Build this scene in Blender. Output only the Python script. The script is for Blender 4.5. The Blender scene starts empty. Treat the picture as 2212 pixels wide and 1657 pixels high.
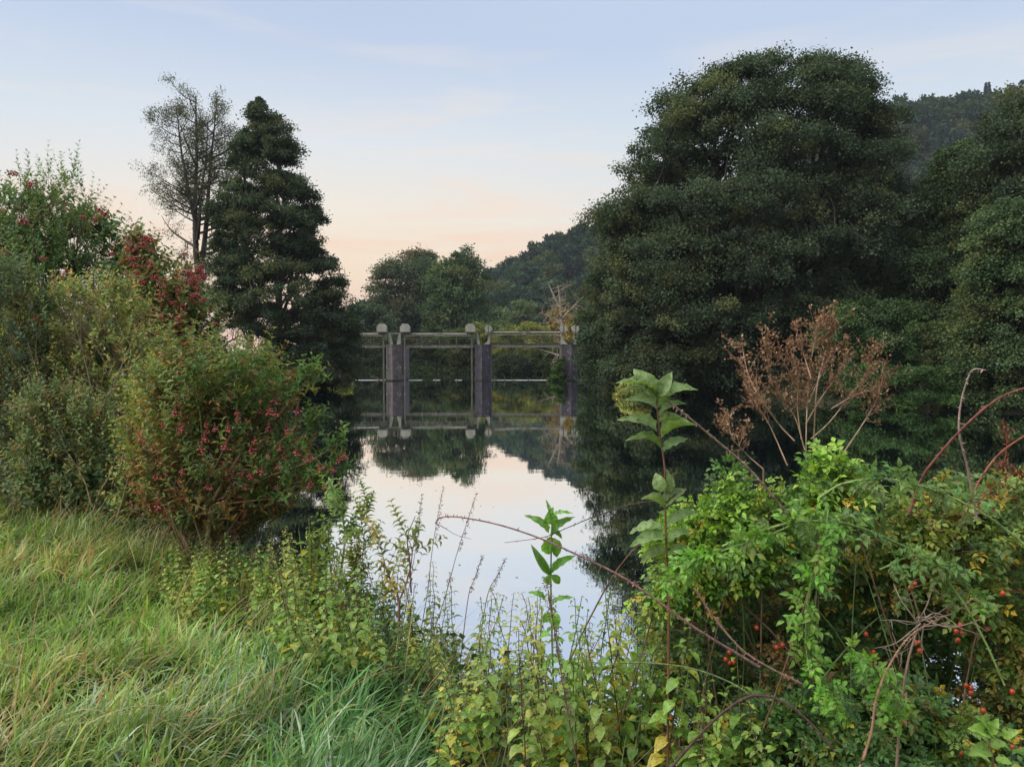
import bpy, math
import numpy as np
from math import radians as R, pi

# ------------------------------------------------------------------ camera, sky, sun, exposure
SC = bpy.context.scene
COL = SC.collection
F = 1658.0            # focal length in reference pixels (picture 2212 x 1657)
CX, CY, HOR = 1106.0, 828.5, 757.0
CAMZ = 3.0            # metres above the water
PITCH = math.atan((CY - HOR) / F)
cam_d = bpy.data.cameras.new("camera"); cam = bpy.data.objects.new("camera", cam_d); COL.objects.link(cam)
cam_d.sensor_width = 36.0; cam_d.lens = 36.0 * F / 2212.0
cam_d.clip_start = 0.05; cam_d.clip_end = 5000
cam.location = (0, 0, CAMZ); cam.rotation_euler = (pi / 2 - PITCH, 0, 0)
SC.camera = cam

def srgb(r, g, b):
    f = lambda c: (c / 255 / 12.92) if c <= 10 else ((c / 255 + 0.055) / 1.055) ** 2.4
    return (f(r), f(g), f(b), 1.0)

W = bpy.data.worlds.new("World"); SC.world = W; W.use_nodes = True
nt = W.node_tree; nt.nodes.clear()
N = nt.nodes.new; LK = nt.links.new
out = N('ShaderNodeOutputWorld'); bg = N('ShaderNodeBackground'); LK(bg.outputs[0], out.inputs[0])
SUN_AZ = R(-14); LAMP_AZ = R(-105); LAMP_EL = R(52)
sky = N('ShaderNodeTexSky'); sky.sky_type = 'NISHITA'; sky.sun_disc = False
sky.sun_elevation = LAMP_EL; sky.sun_rotation = LAMP_AZ; sky.air_density = 1.0; sky.dust_density = 2.0
tc = N('ShaderNodeTexCoord'); sep = N('ShaderNodeSeparateXYZ'); LK(tc.outputs['Generated'], sep.inputs[0])
def ramp(stops, src):
    r = N('ShaderNodeValToRGB'); e = r.color_ramp.elements
    while len(e) > 1: e.remove(e[-1])
    e[0].position, e[0].color = stops[0]
    for p, c in stops[1:]:
        k = e.new(p); k.color = c
    LK(src, r.inputs[0]); return r.outputs[0]
def vmath(op, a, b):
    m = N('ShaderNodeMath'); m.operation = op
    for i, v in enumerate((a, b)):
        if isinstance(v, (int, float)): m.inputs[i].default_value = v
        else: LK(v, m.inputs[i])
    return m.outputs[0]
def mixc(f, a, b, mode='MIX'):
    m = N('ShaderNodeMix'); m.data_type = 'RGBA'; m.blend_type = mode
    if isinstance(f, (int, float)): m.inputs[0].default_value = f
    else: LK(f, m.inputs[0])
    for i, v in ((6, a), (7, b)):
        if isinstance(v, tuple): m.inputs[i].default_value = v
        else: LK(v, m.inputs[i])
    return m.outputs[2]
warm = ramp([(0.0, srgb(246, 192, 150)), (0.05, srgb(252, 209, 170)), (0.10, srgb(252, 225, 192)), (0.17, srgb(244, 232, 214)),
             (0.25, srgb(225, 229, 232)), (0.33, srgb(200, 212, 230)), (0.40, srgb(178, 195, 224)), (0.6, srgb(186, 200, 226)), (1.0, srgb(176, 194, 228))], sep.outputs['Z'])
cool = ramp([(0.0, srgb(232, 214, 206)), (0.08, srgb(238, 226, 220)), (0.16, srgb(232, 230, 226)), (0.26, srgb(212, 223, 232)),
             (0.36, srgb(190, 206, 230)), (0.6, srgb(190, 204, 228)), (1.0, srgb(176, 194, 228))], sep.outputs['Z'])
dotn = N('ShaderNodeVectorMath'); dotn.operation = 'DOT_PRODUCT'
LK(tc.outputs['Generated'], dotn.inputs[0]); dotn.inputs[1].default_value = (math.sin(SUN_AZ), math.cos(SUN_AZ), 0)
mr = N('ShaderNodeMapRange'); mr.inputs[1].default_value = 0.86; mr.inputs[2].default_value = 1.0; mr.interpolation_type = 'SMOOTHSTEP'
LK(dotn.outputs['Value'], mr.inputs[0])
base = mixc(mr.outputs[0], cool, warm)
# thin sunset clouds
mp = N('ShaderNodeMapping'); mp.inputs['Scale'].default_value = (1.6, 1.6, 11.0); mp.inputs['Location'].default_value = (1.3, 0.2, 0.55)
LK(tc.outputs['Generated'], mp.inputs[0])
nz = N('ShaderNodeTexNoise'); nz.inputs['Scale'].default_value = 2.1; nz.inputs['Detail'].default_value = 7; nz.inputs['Roughness'].default_value = 0.55; nz.inputs['Distortion'].default_value = 0.4
LK(mp.outputs[0], nz.inputs[0])
cm = ramp([(0.0, (0, 0, 0, 1)), (0.50, (0, 0, 0, 1)), (0.66, (1, 1, 1, 1))], nz.outputs[0])
cband = ramp([(0.0, (0.5, 0.5, 0.5, 1)), (0.12, (0.9, 0.9, 0.9, 1)), (0.30, (0.25, 0.25, 0.25, 1)), (0.5, (0.06, 0.06, 0.06, 1))], sep.outputs['Z'])
cf = vmath('MULTIPLY', vmath('MULTIPLY', cm, cband), 0.95)
ccol = ramp([(0.0, srgb(240, 190, 160)), (0.12, srgb(252, 210, 178)), (0.3, srgb(248, 232, 214)), (1, srgb(225, 228, 236))], sep.outputs['Z'])
withc = mixc(cf, base, ccol)
nsc = N('ShaderNodeVectorMath'); nsc.operation = 'SCALE'; LK(sky.outputs[0], nsc.inputs[0]); nsc.inputs['Scale'].default_value = 0.10
clampn = N('ShaderNodeVectorMath'); clampn.operation = 'MINIMUM'; LK(nsc.outputs[0], clampn.inputs[0]); clampn.inputs[1].default_value = (1.0, 1.0, 1.0)
fin = mixc(0.04, withc, clampn.outputs[0])
LK(fin, bg.inputs[0]); bg.inputs[1].default_value = 1.0

sd = bpy.data.lights.new("fill_sun", 'SUN'); so = bpy.data.objects.new("fill_sun", sd); COL.objects.link(so)
sd.energy = 4.0; sd.angle = R(75); sd.color = (1.0, 0.94, 0.82)
# soft high lamp at left behind the viewer, added to brighten plants' near sides
so.rotation_euler = (pi / 2 - LAMP_EL, 0, pi - LAMP_AZ); so.location = (0, 0, 40)

vs = SC.view_settings; vs.view_transform = 'Standard'; vs.look = 'None'; vs.exposure = 0.12; vs.gamma = 1.0
SC.render.engine = 'CYCLES'
cy = SC.cycles; cy.max_bounces = 6; cy.diffuse_bounces = 3; cy.glossy_bounces = 3; cy.transmission_bounces = 4; cy.transparent_max_bounces = 4
cy.use_denoising = True; cy.use_adaptive_sampling = True; cy.adaptive_threshold = 0.015
cy.sample_clamp_indirect = 4.0; cy.caustics_reflective = False; cy.caustics_refractive = False

def at(px, py, Y):
    """the point at depth Y (metres along +y) seen at reference pixel px, py"""
    dx = (px - CX) / F; dz = -(py - CY) / F
    y = math.cos(PITCH) + dz * math.sin(PITCH); z = dz * math.cos(PITCH) - math.sin(PITCH)
    return np.array((dx / y * Y, Y, CAMZ + z / y * Y))
def pxm(Y): return Y / F      # metres per reference pixel at depth Y

# ------------------------------------------------------------------ helpers
def norm(v):
    return v / np.maximum(np.linalg.norm(v, axis=-1, keepdims=True), 1e-9)

class MB:
    """collects triangles with a colour per vertex; build() links them as ONE mesh object"""
    def __init__(s): s.v = []; s.t = []; s.c = []; s.sm = []; s.n = 0
    def add(s, v, t, c, smooth=False):
        v = np.asarray(v, np.float32).reshape(-1, 3); t = np.asarray(t, np.int64).reshape(-1, 3)
        c = np.asarray(c, np.float32)
        if c.ndim == 1: c = np.tile(c[:3], (len(v), 1))
        s.v.append(v); s.t.append(t + s.n); s.c.append(c[:, :3]); s.sm.append(np.full(len(t), smooth)); s.n += len(v)
    def build(s, name, mat, parent=None, origin=(0, 0, 0)):
        v = np.concatenate(s.v) - np.asarray(origin, np.float32); t = np.concatenate(s.t).astype(np.int32); c = np.concatenate(s.c)
        me = bpy.data.meshes.new(name)
        me.vertices.add(len(v)); me.vertices.foreach_set('co', v.ravel())
        me.loops.add(len(t) * 3); me.loops.foreach_set('vertex_index', t.ravel())
        me.polygons.add(len(t)); me.polygons.foreach_set('loop_start', np.arange(0, len(t) * 3, 3, dtype=np.int32))
        me.polygons.foreach_set('use_smooth', np.concatenate(s.sm))
        me.update(calc_edges=True)
        a = me.color_attributes.new('Col', 'FLOAT_COLOR', 'POINT')
        a.data.foreach_set('color', np.hstack([c, np.ones((len(c), 1), np.float32)]).astype(np.float32).ravel())
        me.materials.append(mat)
        o = bpy.data.objects.new(name, me); COL.objects.link(o)
        if parent is not None: o.parent = parent
        return o

def thing(name, label, cat, loc, group=None):
    o = bpy.data.objects.new(name, None); COL.objects.link(o); o.location = tuple(float(q) for q in loc)
    o.empty_display_size = 0.1
    o['label'] = label; o['category'] = cat
    if group: o['group'] = group
    return o
def copy_tree(o, parent=None):
    c = o.copy(); COL.objects.link(c); c.parent = parent
    for ch in o.children: copy_tree(ch, c)
    return c
def jit(rng, col, n, amt=0.18, hue=0.10):
    col = np.asarray(col, float)
    b = 1 + rng.normal(0, amt, (n, 1)); h = 1 + rng.normal(0, hue, (n, 3))
    return np.clip(np.atleast_2d(col) * b * h, 0.002, 0.9)
def pick(rng, pal, n):
    """pal = [(weight, (r,g,b)), ...]"""
    w = np.array([p[0] for p in pal], float); w /= w.sum()
    return np.array([p[1] for p in pal])[rng.choice(len(pal), n, p=w)]

# leaf templates: (t along, u across, w out of plane), triangles
def T(v, f): return np.array(v, float), np.array(f)
LEAF4 = T([(0, 0, 0), (.5, -.5, .06), (1, 0, -.05), (.5, .5, .06)], [(0, 1, 2), (0, 2, 3)])
LEAF5 = T([(0, 0, 0), (.42, -.5, .08), (.45, 0, 0), (.42, .5, .08), (1, 0, -.12)],
          [(0, 1, 2), (0, 2, 3), (1, 4, 2), (2, 4, 3)])
def near_leaf(rows=6, droop=.25, fold=.10, wav=0.0, peak=.42, power=1.0):
    v = [(0, 0, 0)]; f = []
    for i in range(1, rows):
        t = i / rows
        w = math.sin(pi * t ** (math.log(.5) / math.log(peak))) ** power * .5
        d = -droop * t * t + 0.10 * math.sin(pi * t)
        wv = wav * math.sin(i * 2.3)
        v += [(t, -w, d + fold * w * 2 + wv), (t, 0, d), (t, w, d + fold * w * 2 - wv)]
    v.append((1, 0, -droop))
    f += [(0, 1, 2), (0, 2, 3)]
    for i in range(rows - 2):
        a = 1 + 3 * i; b = a + 3
        f += [(a, b, b + 1), (a, b + 1, a + 1), (a + 1, b + 1, b + 2), (a + 1, b + 2, a + 2)]
    a = 1 + 3 * (rows - 2); e = len(v) - 1
    f += [(a, e, a + 1), (a + 1, e, a + 2)]
    return T(v, f)
LEAFN = near_leaf(4, .28, .12)
LEAFL = near_leaf(4, .30, .16, 0, .45)
LEAFB = near_leaf(11, .34, .22, .05, .48, .8)
LEAFB2 = near_leaf(11, .50, .12, .07, .52, .75)
LEAFB3 = near_leaf(11, .18, .34, .04, .45, .85)

def leaves(mb, P, D, Nn, L, Wd, col, tpl=LEAF4):
    P = np.atleast_2d(P); n = len(P)
    D = norm(np.broadcast_to(D, P.shape)); S = norm(np.cross(D, Nn)); N2 = np.cross(S, D)
    L = np.broadcast_to(np.asarray(L, float).reshape(-1, 1, 1), (n, 1, 1)); Wd = np.broadcast_to(np.asarray(Wd, float).reshape(-1, 1, 1), (n, 1, 1))
    tv, tf = tpl; m = len(tv)
    V = P[:, None] + L * tv[None, :, 0:1] * D[:, None] + Wd * tv[None, :, 1:2] * S[:, None] + L * tv[None, :, 2:3] * N2[:, None]
    Ft = tf[None] + (np.arange(n) * m)[:, None, None]
    C = np.repeat(np.broadcast_to(col, (n, 3)), m, axis=0)
    mb.add(V.reshape(-1, 3), Ft.reshape(-1, 3), C, m > 5)

def tubes(mb, P, Rr, col, sides=4, smooth=True, cap=False):
    """P (n,k,3) polylines, Rr (n,k) radii, col (n,3) or (3,)"""
    P = np.asarray(P, float); 
    if P.ndim == 2: P = P[None]
    n, k, _ = P.shape
    Rr = np.broadcast_to(np.asarray(Rr, float), (n, k))
    Tn = norm(np.gradient(P, axis=1))
    ref = np.where(np.abs(Tn[..., 2:3]) > .9, np.array([1., 0, 0]), np.array([0, 0, 1.]))
    A = norm(np.cross(Tn, ref)); B = np.cross(Tn, A)
    ang = np.arange(sides) / sides * 2 * pi
    V = P[:, :, None] + Rr[:, :, None, None] * (np.cos(ang)[None, None, :, None] * A[:, :, None] + np.sin(ang)[None, None, :, None] * B[:, :, None])
    idx = np.arange(k * sides).reshape(k, sides)
    a = idx[:-1]; b = idx[1:]; a2 = np.roll(a, -1, 1); b2 = np.roll(b, -1, 1)
    f = np.concatenate([np.stack([a, b, b2], -1).reshape(-1, 3), np.stack([a, b2, a2], -1).reshape(-1, 3)])
    if cap:
        e = idx[-1]
        f = np.concatenate([f, np.array([(e[0], e[i], e[i + 1]) for i in range(1, sides - 1)])])
    Ft = f[None] + (np.arange(n) * k * sides)[:, None, None]
    C = np.broadcast_to(np.asarray(col, float), (n, 3))
    mb.add(V.reshape(-1, 3), Ft.reshape(-1, 3), np.repeat(C, k * sides, axis=0), smooth)

ico = None
def balls(mb, P, rad, col, squash=1.0):
    global ico
    if ico is None:
        g = (1 + 5 ** .5) / 2
        v = norm(np.array([(-1, g, 0), (1, g, 0), (-1, -g, 0), (1, -g, 0), (0, -1, g), (0, 1, g), (0, -1, -g), (0, 1, -g), (g, 0, -1), (g, 0, 1), (-g, 0, -1), (-g, 0, 1)], float))
        f = np.array([(0, 11, 5), (0, 5, 1), (0, 1, 7), (0, 7, 10), (0, 10, 11), (1, 5, 9), (5, 11, 4), (11, 10, 2), (10, 7, 6), (7, 1, 8), (3, 9, 4), (3, 4, 2), (3, 2, 6), (3, 6, 8), (3, 8, 9), (4, 9, 5), (2, 4, 11), (6, 2, 10), (8, 6, 7), (9, 8, 1)])
        ico = (v, f)
    v, f = ico; P = np.atleast_2d(P); n = len(P)
    rad = np.broadcast_to(np.asarray(rad, float).reshape(-1, 1, 1), (n, 1, 1))
    V = P[:, None] + rad * (v * np.array([1, 1, squash]))[None]
    mb.add(V.reshape(-1, 3), (f[None] + (np.arange(n) * 12)[:, None, None]).reshape(-1, 3), np.repeat(np.broadcast_to(col, (n, 3)), 12, axis=0), True)

def boxm(mb, x0, x1, y0, y1, z0, z1, col, rot=None, cen=None):
    v = np.array([(x, y, z) for x in (x0, x1) for y in (y0, y1) for z in (z0, z1)], float)
    f = [(0, 1, 3), (0, 3, 2), (4, 6, 7), (4, 7, 5), (0, 4, 5), (0, 5, 1), (2, 3, 7), (2, 7, 6), (0, 2, 6), (0, 6, 4), (1, 5, 7), (1, 7, 3)]
    mb.add(v, f, col)
def prism(mb, pts, y0, y1, col):
    """outline pts [(x,z)...] pushed from y0 to y1"""
    n = len(pts); v = [(x, y0, z) for x, z in pts] + [(x, y1, z) for x, z in pts]
    f = [(0, i, i + 1) for i in range(1, n - 1)] + [(n, n + i + 1, n + i) for i in range(1, n - 1)]
    for i in range(n):
        j = (i + 1) % n; f += [(i, n + i, n + j), (i, n + j, j)]
    mb.add(v, f, col)

# ------------------------------------------------------------------ materials (all procedural)
def new_mat(name):
    m = bpy.data.materials.new(name); m.use_nodes = True; t = m.node_tree; t.nodes.clear()
    o = t.nodes.new('ShaderNodeOutputMaterial'); return m, t, o
def attr_col(t):
    a = t.nodes.new('ShaderNodeAttribute'); a.attribute_name = 'Col'; return a.outputs['Color']
def leaf_mat(name, trans=0.30, rough=0.5, spec=0.35, spots=0.0, gain=1.0):
    m, t, o = new_mat(name); n = t.nodes.new; l = t.links.new
    c = attr_col(t)
    nz = n('ShaderNodeTexNoise'); nz.inputs['Scale'].default_value = 60 if spots else 9; nz.inputs['Detail'].default_value = 3
    tc = n('ShaderNodeTexCoord'); l(tc.outputs['Object'], nz.inputs[0])
    mr = n('ShaderNodeMapRange'); mr.inputs[1].default_value = .3; mr.inputs[2].default_value = .7; mr.inputs[3].default_value = .72 * gain; mr.inputs[4].default_value = 1.22 * gain
    l(nz.outputs[0], mr.inputs[0])
    mul = n('ShaderNodeVectorMath'); mul.operation = 'SCALE'; l(c, mul.inputs[0]); l(mr.outputs[0], mul.inputs['Scale'])
    if spots:      # brown blotches and insect damage
        s1 = n('ShaderNodeTexNoise'); s1.inputs['Scale'].default_value = 95; s1.inputs['Detail'].default_value = 4; l(tc.outputs['Object'], s1.inputs[0])
        s2 = n('ShaderNodeMapRange'); s2.inputs[1].default_value = .60; s2.inputs[2].default_value = .68; l(s1.outputs[0], s2.inputs[0])
        sx = n('ShaderNodeMix'); sx.data_type = 'RGBA'; l(s2.outputs[0], sx.inputs[0]); l(mul.outputs[0], sx.inputs[6]); sx.inputs[7].default_value = (.13, .075, .03, 1)
        class _O: outputs = [sx.outputs[2]]
        mul = _O
    p = n('ShaderNodeBsdfPrincipled'); l(mul.outputs[0], p.inputs['Base Color']); p.inputs['Roughness'].default_value = rough; p.inputs['Specular IOR Level'].default_value = spec
    tr = n('ShaderNodeBsdfTranslucent')
    br = n('ShaderNodeVectorMath'); br.operation = 'MULTIPLY'; l(mul.outputs[0], br.inputs[0]); br.inputs[1].default_value = (1.5, 1.6, 0.9); l(br.outputs[0], tr.inputs[0])
    mx = n('ShaderNodeMixShader'); mx.inputs[0].default_value = trans; l(p.outputs[0], mx.inputs[1]); l(tr.outputs[0], mx.inputs[2]); l(mx.outputs[0], o.inputs[0])
    return m
def bark_mat(name, scale=18, rough=.85):
    m, t, o = new_mat(name); n = t.nodes.new; l = t.links.new
    c = attr_col(t); tc = n('ShaderNodeTexCoord'); mp = n('ShaderNodeMapping'); mp.inputs['Scale'].default_value = (1, 1, .25); l(tc.outputs['Object'], mp.inputs[0])
    nz = n('ShaderNodeTexNoise'); nz.inputs['Scale'].default_value = scale; nz.inputs['Detail'].default_value = 6; l(mp.outputs[0], nz.inputs[0])
    mr = n('ShaderNodeMapRange'); mr.inputs[1].default_value = .3; mr.inputs[2].default_value = .7; mr.inputs[3].default_value = .55; mr.inputs[4].default_value = 1.35; l(nz.outputs[0], mr.inputs[0])
    mul = n('ShaderNodeVectorMath'); mul.operation = 'SCALE'; l(c, mul.inputs[0]); l(mr.outputs[0], mul.inputs['Scale'])
    p = n('ShaderNodeBsdfPrincipled'); l(mul.outputs[0], p.inputs['Base Color']); p.inputs['Roughness'].default_value = rough; p.inputs['Specular IOR Level'].default_value = .2
    bp = n('ShaderNodeBump'); bp.inputs['Strength'].default_value = .5; bp.inputs['Distance'].default_value = .02; l(nz.outputs[0], bp.inputs['Height']); l(bp.outputs[0], p.inputs['Normal'])
    l(p.outputs[0], o.inputs[0]); return m
M_FAR = leaf_mat('tree_foliage', .22, .7, .12)
M_LEAF = leaf_mat('shrub_leaf', .32, .5, .3, 0, 1.08)
M_NEAR = leaf_mat('near_leaf', .36, .42, .4, 1, 1.32)
M_GRASS = leaf_mat('grass_blade', .30, .45, .35, 0, 1.0)
M_DRY = leaf_mat('dry_plant', .15, .8, .1)
M_BARK = bark_mat('bark', 6)
M_STEM = bark_mat('stem', 60, .6)
def berry_mat(name, rough=.22):
    m, t, o = new_mat(name); n = t.nodes.new; l = t.links.new
    p = n('ShaderNodeBsdfPrincipled'); l(attr_col(t), p.inputs['Base Color']); p.inputs['Roughness'].default_value = rough
    p.inputs['Subsurface Weight'].default_value = .0; l(p.outputs[0], o.inputs[0]); return m
M_BERRY = berry_mat('berry')

def concrete_mat(name, c1, c2, course=0.0, scale=1.4, rough=.85):
    m, t, o = new_mat(name); n = t.nodes.new; l = t.links.new
    tc = n('ShaderNodeTexCoord'); nz = n('ShaderNodeTexNoise'); nz.inputs['Scale'].default_value = scale; nz.inputs['Detail'].default_value = 8; nz.inputs['Roughness'].default_value = .65
    mp = n('ShaderNodeMapping'); mp.inputs['Scale'].default_value = (1.6, 1.6, .7); l(tc.outputs['Object'], mp.inputs[0]); l(mp.outputs[0], nz.inputs[0])
    rp = n('ShaderNodeValToRGB'); rp.color_ramp.elements[0].position = .32; rp.color_ramp.elements[0].color = c1; rp.color_ramp.elements[1].position = .68; rp.color_ramp.elements[1].color = c2; l(nz.outputs[0], rp.inputs[0])
    colr = rp.outputs[0]
    p = n('ShaderNodeBsdfPrincipled'); p.inputs['Roughness'].default_value = rough
    bp = n('ShaderNodeBump'); bp.inputs['Strength'].default_value = .6; bp.inputs['Distance'].default_value = .03
    if course:
        br = n('ShaderNodeTexBrick'); br.inputs['Scale'].default_value = 1.0; br.inputs['Brick Width'].default_value = .5; br.inputs['Row Height'].default_value = course
        br.inputs['Mortar Size'].default_value = .012; br.inputs['Color1'].default_value = (1, 1, 1, 1); br.inputs['Color2'].default_value = (.75, .75, .75, 1); br.inputs['Mortar'].default_value = (.55, .55, .55, 1)
        m2 = n('ShaderNodeCombineXYZ'); s2 = n('ShaderNodeSeparateXYZ'); l(tc.outputs['Object'], s2.inputs[0])
        ad = n('ShaderNodeMath'); ad.operation = 'ADD'; l(s2.outputs[0], ad.inputs[0]); l(s2.outputs[1], ad.inputs[1])
        l(ad.outputs[0], m2.inputs[0]); l(s2.outputs[2], m2.inputs[1]); l(m2.outputs[0], br.inputs[0])
        mx = n('ShaderNodeMix'); mx.data_type = 'RGBA'; mx.blend_type = 'MULTIPLY'; mx.inputs[0].default_value = 1; l(colr, mx.inputs[6]); l(br.outputs[0], mx.inputs[7]); colr = mx.outputs[2]
        l(br.outputs['Fac'], bp.inputs['Height']); bp.invert = True
    else: l(nz.outputs[0], bp.inputs['Height'])
    # pale lime blotches
    vz = n('ShaderNodeTexNoise'); vz.inputs['Scale'].default_value = 2.7; vz.inputs['Detail'].default_value = 5; l(tc.outputs['Object'], vz.inputs[0])
    vr = n('ShaderNodeMapRange'); vr.inputs[1].default_value = .64; vr.inputs[2].default_value = .72; l(vz.outputs[0], vr.inputs[0])
    mm = n('ShaderNodeMix'); mm.data_type = 'RGBA'; l(vr.outputs[0], mm.inputs[0]); l(colr, mm.inputs[6]); mm.inputs[7].default_value = tuple(min(.5, q * 2.2) for q in c2[:3]) + (1,)
    l(mm.outputs[2], p.inputs['Base Color']); l(bp.outputs[0], p.inputs['Normal']); l(p.outputs[0], o.inputs[0]); return m
M_PIER = concrete_mat('pier_masonry', (.045, .040, .055, 1), (.15, .13, .15, 1), .12)
M_PIER_PALE = concrete_mat('pale_pier_masonry', (.10, .082, .085, 1), (.30, .255, .25, 1), .12)
M_WET = concrete_mat('wet_masonry', (.018, .017, .017, 1), (.05, .045, .045, 1), .12, 2.0, .4)
M_CONC = concrete_mat('pale_concrete', (.32, .31, .25, 1), (.50, .49, .41, 1), 0, 2.0)
M_STEEL = concrete_mat('weathered_steel', (.13, .125, .095, 1), (.32, .30, .235, 1), 0, 3.0, .6)
M_COL = concrete_mat('column_paint', (.07, .068, .055, 1), (.19, .18, .14, 1), 0, 3.0, .7)
M_RUST = concrete_mat('dark_steel', (.03, .028, .024, 1), (.09, .075, .055, 1), 0, 3.0, .7)

# ------------------------------------------------------------------ terrain and water
def sm(t): t = np.clip(t, 0, 1); return t * t * (3 - 2 * t)
EX = [-60, -20, -12, -7, -5.1, -3.7, -2.7, -1.5, -.85, -.3, .6, 4, 60]
EY = [110, 55, 25, 11, 7.7, 6.4, 5.6, 4.7, 3.9, 3.1, 2.3, 2.3, 2.3]
SX = [-60, -17, -15, -8, -4.5, -3, -1, 0, 3, 60]
SY = [150, 78, 50, 24, 11.5, 9, 6.8, 5.9, 5.2, 4.5]
RX = [5, 7, 13, 19, 24, 60, 200]; RY = [98, 80, 53, 42, 36.5, 22, 10]
RIDX = [-140, -70, -30, -12, 35, 104, 168, 233, 330, 500]
RIDZ = [0, 4, 14, 24, 46, 69, 96, 100, 106, 95]
def wob(x, y, s, ph=0):
    return np.sin(x * s + 1.3 * np.sin(y * s * .7 + ph)) * np.cos(y * s * 1.1 + ph * 1.7 + np.sin(x * s * .6))
def height(x, y):
    x = np.asarray(x, float); y = np.asarray(y, float)
    e = np.interp(x, EX, EY); s = np.interp(x, SX, SY)
    near = 1.4 - 1.4 * sm((y - e) / np.maximum(s - e, .5)) - np.maximum(y - s, 0) * .35
    near = near + .05 * wob(x, y, 1.1) + .03 * wob(x, y, 3.1, 2)
    r = np.interp(x, RX, RY, left=98)
    right = np.where(x > 4, np.minimum((y - r) * .35, 1.3), -9)
    back = np.minimum((y - 99) * .3, 1.2)
    h = np.maximum(np.maximum(np.maximum(near, -1.2), right), back)
    rz = np.interp(x - (y - 350) * .0, RIDX, RIDZ)
    t = sm((y - 185) / (350 - 185))
    hill = rz * t * (1 + .07 * wob(x, y, .035)) + 2.5 * wob(x, y, .06, 1) * t * sm(rz / 25)
    hill = np.where(y > 350, rz * (1 - sm((y - 380) / 500)) , hill)
    return np.where(y > 185, h + np.maximum(hill, 0), h)
def grid(name, xs, ys, mat, zf):
    X, Y = np.meshgrid(xs, ys); Z = zf(X, Y)
    nx, ny = len(xs), len(ys); i = np.arange(nx * ny).reshape(ny, nx)
    a, b, c, d = i[:-1, :-1], i[:-1, 1:], i[1:, 1:], i[1:, :-1]
    m = MB(); m.add(np.stack([X, Y, Z], -1).reshape(-1, 3), np.concatenate([np.stack([a, b, c], -1).reshape(-1, 3), np.stack([a, c, d], -1).reshape(-1, 3)]), (.1, .1, .1), True)
    o = m.build(name, mat); o['kind'] = 'structure'; return o
mg, t, o_ = new_mat('bank_soil'); n = t.nodes.new; l = t.links.new
tcg = n('ShaderNodeTexCoord'); g1 = n('ShaderNodeTexNoise'); g1.inputs['Scale'].default_value = 2.2; g1.inputs['Detail'].default_value = 10; l(tcg.outputs['Object'], g1.inputs[0])
gr = n('ShaderNodeValToRGB'); e = gr.color_ramp.elements; e[0].position = .3; e[0].color = (.018, .022, .010, 1); e[1].position = .7; e[1].color = (.055, .06, .025, 1); l(g1.outputs[0], gr.inputs[0])
pg = n('ShaderNodeBsdfPrincipled'); pg.inputs['Roughness'].default_value = .95; l(gr.outputs[0], pg.inputs['Base Color'])
gb = n('ShaderNodeBump'); gb.inputs['Distance'].default_value = .05; l(g1.outputs[0], gb.inputs['Height']); l(gb.outputs[0], pg.inputs['Normal']); l(pg.outputs[0], o_.inputs[0])
def spaced(lo, hi, n, p): 
    t = np.linspace(0, 1, n); return lo + (hi - lo) * t ** p
xs = np.concatenate([-spaced(30, 900, 26, 2.4)[::-1], np.linspace(-29, -8, 22), np.linspace(-7.6, 7.6, 90), np.linspace(8, 60, 40), spaced(64, 1100, 44, 1.8)])
ys = np.concatenate([-spaced(3, 300, 10, 2)[::-1], np.linspace(-2, 14, 100), np.linspace(14.5, 110, 80), spaced(114, 420, 60, 1), spaced(430, 2600, 24, 2)])
grid('terrain', xs, ys, mg, height)

mw, t, o_ = new_mat('river_water'); n = t.nodes.new; l = t.links.new
tcw = n('ShaderNodeTexCoord'); mpw = n('ShaderNodeMapping'); mpw.inputs['Scale'].default_value = (.55, 1.5, 1); l(tcw.outputs['Object'], mpw.inputs[0])
w1 = n('ShaderNodeTexNoise'); w1.inputs['Scale'].default_value = .9; w1.inputs['Detail'].default_value = 3; w1.inputs['Distortion'].default_value = .6; l(mpw.outputs[0], w1.inputs[0])
w2 = n('ShaderNodeTexNoise'); w2.inputs['Scale'].default_value = 7; w2.inputs['Detail'].default_value = 2; l(mpw.outputs[0], w2.inputs[0])
wa = n('ShaderNodeMath'); wa.operation = 'MULTIPLY_ADD'; l(w2.outputs[0], wa.inputs[0]); wa.inputs[1].default_value = .10; l(w1.outputs[0], wa.inputs[2])
wb = n('ShaderNodeBump'); wb.inputs['Strength'].default_value = .25; wb.inputs['Distance'].default_value = .005; l(wa.outputs[0], wb.inputs['Height'])
gl = n('ShaderNodeBsdfGlossy'); gl.inputs['Roughness'].default_value = .012; gl.inputs['Color'].default_value = (.99, .995, 1, 1); l(wb.outputs[0], gl.inputs['Normal'])
df = n('ShaderNodeBsdfDiffuse'); df.inputs['Color'].default_value = (.003, .030, .028, 1)
lw = n('ShaderNodeFresnel'); lw.inputs['IOR'].default_value = 1.333; l(wb.outputs[0], lw.inputs['Normal'])
mrw = n('ShaderNodeMapRange'); mrw.inputs[1].default_value = .0; mrw.inputs[2].default_value = .6; mrw.inputs[3].default_value = .93; mrw.inputs[4].default_value = .98; l(lw.outputs[0], mrw.inputs[0])
mxw = n('ShaderNodeMixShader'); l(mrw.outputs[0], mxw.inputs[0]); l(df.outputs[0], mxw.inputs[1]); l(gl.outputs[0], mxw.inputs[2]); l(mxw.outputs[0], o_.inputs[0])
m = MB(); m.add([(-900, 3.5, 0), (900, 3.5, 0), (900, 190, 0), (-900, 190, 0)], [(0, 1, 2), (0, 2, 3)], (0, .1, .1))
o = m.build('water', mw); o['kind'] = 'structure'

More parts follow.
